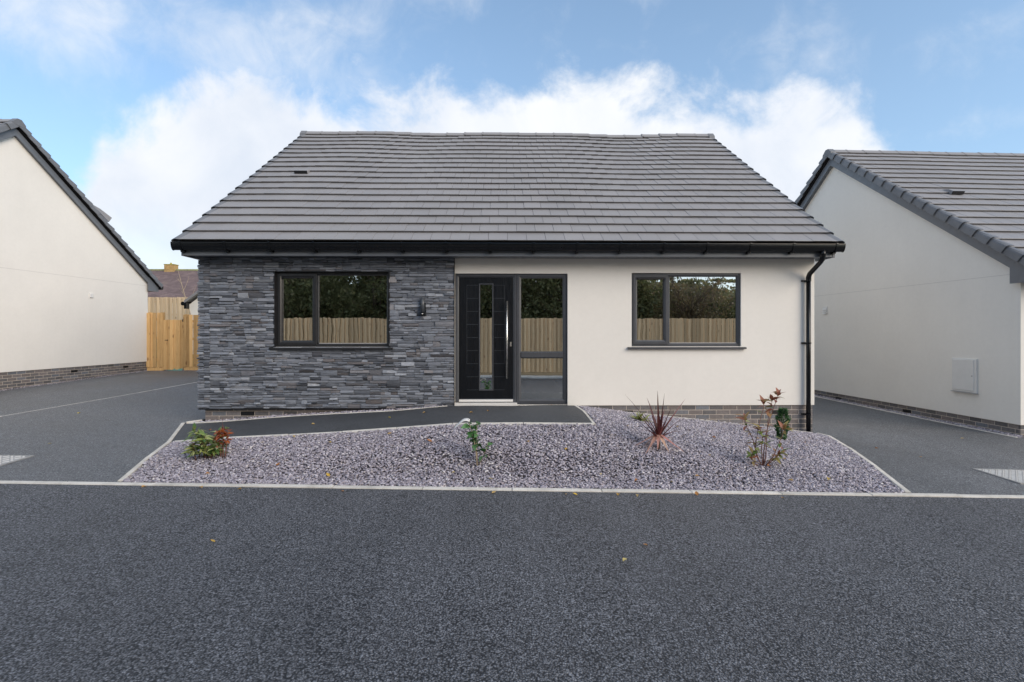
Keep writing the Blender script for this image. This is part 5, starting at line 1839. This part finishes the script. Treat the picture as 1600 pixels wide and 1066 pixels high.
# ------------------------------------------------------------------ trees across the road (mirrored in the panes)
def tree(x, y, hgt, rx, label, mat, leaves, lsize, twiggy=False, seed=1):
    r_ = random.Random(seed)
    nr = np.random.default_rng(seed)
    z0 = -0.5
    t_ = thing('hedge_tree', (x, y, z0), 0, label, 'tree', 'trees behind the fence across the road')
    tb = MB()
    tb.tube([(0, 0, -0.1), (0.05, 0, hgt * 0.3), (-0.05, 0.05, hgt * 0.6), (0, 0, hgt * 0.85)], [0.13, 0.11, 0.07, 0.02], 8)
    tips = []
    for k in range(26 if not twiggy else 60):
        a = r_.uniform(0, 6.28); zz_ = r_.uniform(0.12, 0.75) * hgt
        L = r_.uniform(0.5, 1.0) * rx
        p_ = Vector((0.0, 0, zz_))
        pts = [p_]
        e = R(r_.uniform(25, 70))
        for i in range(4):
            a += r_.uniform(-.3, .3)
            pts.append(pts[-1] + Vector((math.cos(e) * math.cos(a), math.cos(e) * math.sin(a), math.sin(e))) * L * 0.4)
        tb.tube(pts, [0.045, 0.03, 0.02, 0.012, 0.005], 5)
        tips += pts[1:]
        if twiggy:
            for j in range(7):
                q = pts[r_.randint(1, 4)]
                aa = r_.uniform(0, 6.28); ee = R(r_.uniform(20, 85))
                tb.tube([q, q + Vector((math.cos(ee) * math.cos(aa), math.cos(ee) * math.sin(aa), math.sin(ee))) * r_.uniform(.4, 1.0)], [0.008, 0.003], 4)
    tb.build('trunk', 'bark', t_)
    # leaf clumps: cards spread through many small lumps
    nc = 110
    C = np.array([tuple(q) for q in tips])
    C = C[nr.integers(0, len(C), nc)] + nr.normal(0, 0.25, (nc, 3))
    lowc = np.stack([nr.uniform(-rx, rx, nc), nr.uniform(-0.7, 0.7, nc) * rx * .6, nr.uniform(0.6, hgt * 0.9, nc)], 1)
    C = np.concatenate([C, lowc])
    cr = nr.uniform(0.22, 0.55, len(C))
    idx = nr.integers(0, len(C), leaves)
    P = C[idx] + nr.normal(0, 1, (leaves, 3)) * (cr[idx] * 0.6)[:, None]
    P[:, 2] = np.clip(P[:, 2], 0.2, hgt)
    d = nr.normal(0, 1, (leaves, 3)); d /= np.linalg.norm(d, axis=1)[:, None]
    e_ = nr.normal(0, 1, (leaves, 3)); e_ -= d * (d * e_).sum(1)[:, None]; e_ /= np.linalg.norm(e_, axis=1)[:, None]
    s_ = lsize * nr.uniform(0.6, 1.4, leaves)[:, None]
    V = np.stack([P - d * s_, P + e_ * s_ * .5, P + d * s_, P - e_ * s_ * .5], 1).reshape(-1, 3)
    F = np.arange(leaves * 4).reshape(-1, 4)
    link('crown', np_mesh('crown', V, F, mat), t_)


TR = [(-11.5, -6.0, 5.2, 2.1), (-8.4, -5.4, 5.4, 2.0), (-5.6, -6.2, 5.8, 2.1), (-2.8, -5.3, 5.6, 2.0), (0.2, -5.8, 6.0, 2.1), (2.9, -5.2, 5.2, 1.9), (5.3, -5.6, 4.6, 1.7), (8.3, -5.6, 3.7, 1.7), (11.6, -6.4, 3.2, 1.8)]
names = ['far left', 'second from the left', 'third from the left', 'fourth from the left', 'middle', 'fourth from the right', 'third from the right', '', 'far right']
for i, (x, y, hh, rx) in enumerate(TR):
    if i == 7:
        tree(x, y, hh, rx, 'half bare brown twiggy tree behind the fence across the road', 'leaf_dry', 9000, 0.05, True, 30 + i)
    else:
        tree(x, y, hh, rx, 'dense green tree in the nearer row across the road, ' + names[i], 'leaf_hedge', 16000, 0.075, False, 30 + i)
for i, (x, hh) in enumerate(((-12.5, 6.5), (-9, 7.2), (-5.2, 7.5), (-1.4, 7.8), (2.4, 6.6), (6.2, 5.0), (10.2, 4.2))):
    tree(x, -9.0 - (i % 2) * 0.8, hh, 2.4, 'tall dense tree in the further row across the road, ' + ('leftmost', 'second from the left', 'third from the left', 'the one in the middle', 'third from the right', 'second from the right', 'rightmost')[i], 'leaf_hedge', 15000, 0.11, False, 60 + i)

# ------------------------------------------------------------------ fallen leaves
random.seed(5)
fl = [leaf_mesh('fallen_leaf', 'leaf_fallen', 0.055, 0.030, 0.5, -0.25), leaf_mesh('fallen_leaf', 'leaf_fallen', 0.045, 0.028, 0.9, 0.1)]
SPOTS = {'gravel': [(-2.62, 5.55), (-1.95, 5.32), (-2.2, 6.05), (-3.1, 6.15), (-1.55, 6.2), (-0.62, 5.42), (-0.2, 5.30), (0.45, 5.28), (0.62, 5.75), (0.98, 5.42), (1.35, 5.33), (1.7, 5.30), (2.05, 5.45), (2.35, 5.9), (2.7, 6.6), (2.3, 6.9),
                    (3.3, 6.0), (3.95, 6.7), (4.05, 6.9), (3.5, 5.5), (2.95, 5.74), (3.05, 5.4), (0.2, 5.9), (-0.95, 5.9), (-3.3, 5.35), (-2.75, 6.3), (1.2, 6.1), (1.5, 6.5), (3.3, 6.95), (2.0, 6.3)],
         'path': [(-4.35, 7.15), (-1.75, 7.05), (-1.25, 7.2), (-0.55, 6.95), (-0.35, 7.05), (0.62, 7.82), (-2.8, 6.95)],
         'road': [(-3.1, 4.98), (-2.7, 4.97), (-1.7, 4.96), (0.55, 4.96), (0.65, 4.93), (1.25, 4.97), (-2.22, 3.72), (1.05, 4.93), (1.85, 4.97), (0.78, 3.5), (2.7, 4.95), (-0.2, 4.95), (1.0, 3.8), (-3.7, 4.97)],
         'right driveway': [(7.2, 8.0), (5.1, 7.0), (5.4, 6.6)], 'left driveway': [(-7.5, 8.6), (-6.1, 6.6)]}
ORD = ['leftmost', 'second', 'third', 'fourth', 'fifth', 'sixth', 'seventh', 'eighth', 'ninth', 'tenth', 'eleventh', 'twelfth', 'thirteenth', 'fourteenth']
MARKS = [('the low shrub at the left', -3.53, 5.8), ('the broad-leaved green shrub', -0.39, 5.57), ('the red cordyline', 1.76, 5.98), ('the tall bronze shrub', 2.92, 5.79), ('the dwarf conifer', 3.8, 7.02)]
for where, pts in SPOTS.items():
    pts = sorted(pts)
    near = {}
    for x, y in pts:
        mk = min(MARKS, key=lambda q: math.hypot(q[1] - x, q[2] - y))
        near.setdefault(mk[0], []).append((math.hypot(mk[1] - x, mk[2] - y), x, y))
    for i, (x, y) in enumerate(pts):
        lift = {'gravel': 0.032, 'path': 0.016, 'road': 0.008}.get(where, 0.012)
        o = place_leaf(None, random.choice(fl), (x, y, h1(x, y) + lift), random.uniform(0, 6.28), R(random.uniform(-8, 12)), random.uniform(-.25, .25), random.uniform(0.7, 1.35), 'fallen_leaf')
        if where == 'gravel':
            for nm, ls in near.items():
                ls = sorted(ls)
                for k, q in enumerate(ls):
                    if q[1:] == (x, y):
                        lab = 'fallen leaf on the slate gravel, %s to %s' % ('closest' if k == 0 else ORD[k] + ' closest', nm)
        else:
            lab = 'fallen leaf on the %s, %s' % (where, 'leftmost of them' if i == 0 else ORD[i] + ' from the left')
        tag(o, lab, 'leaf', 'fallen leaves on the ' + where)
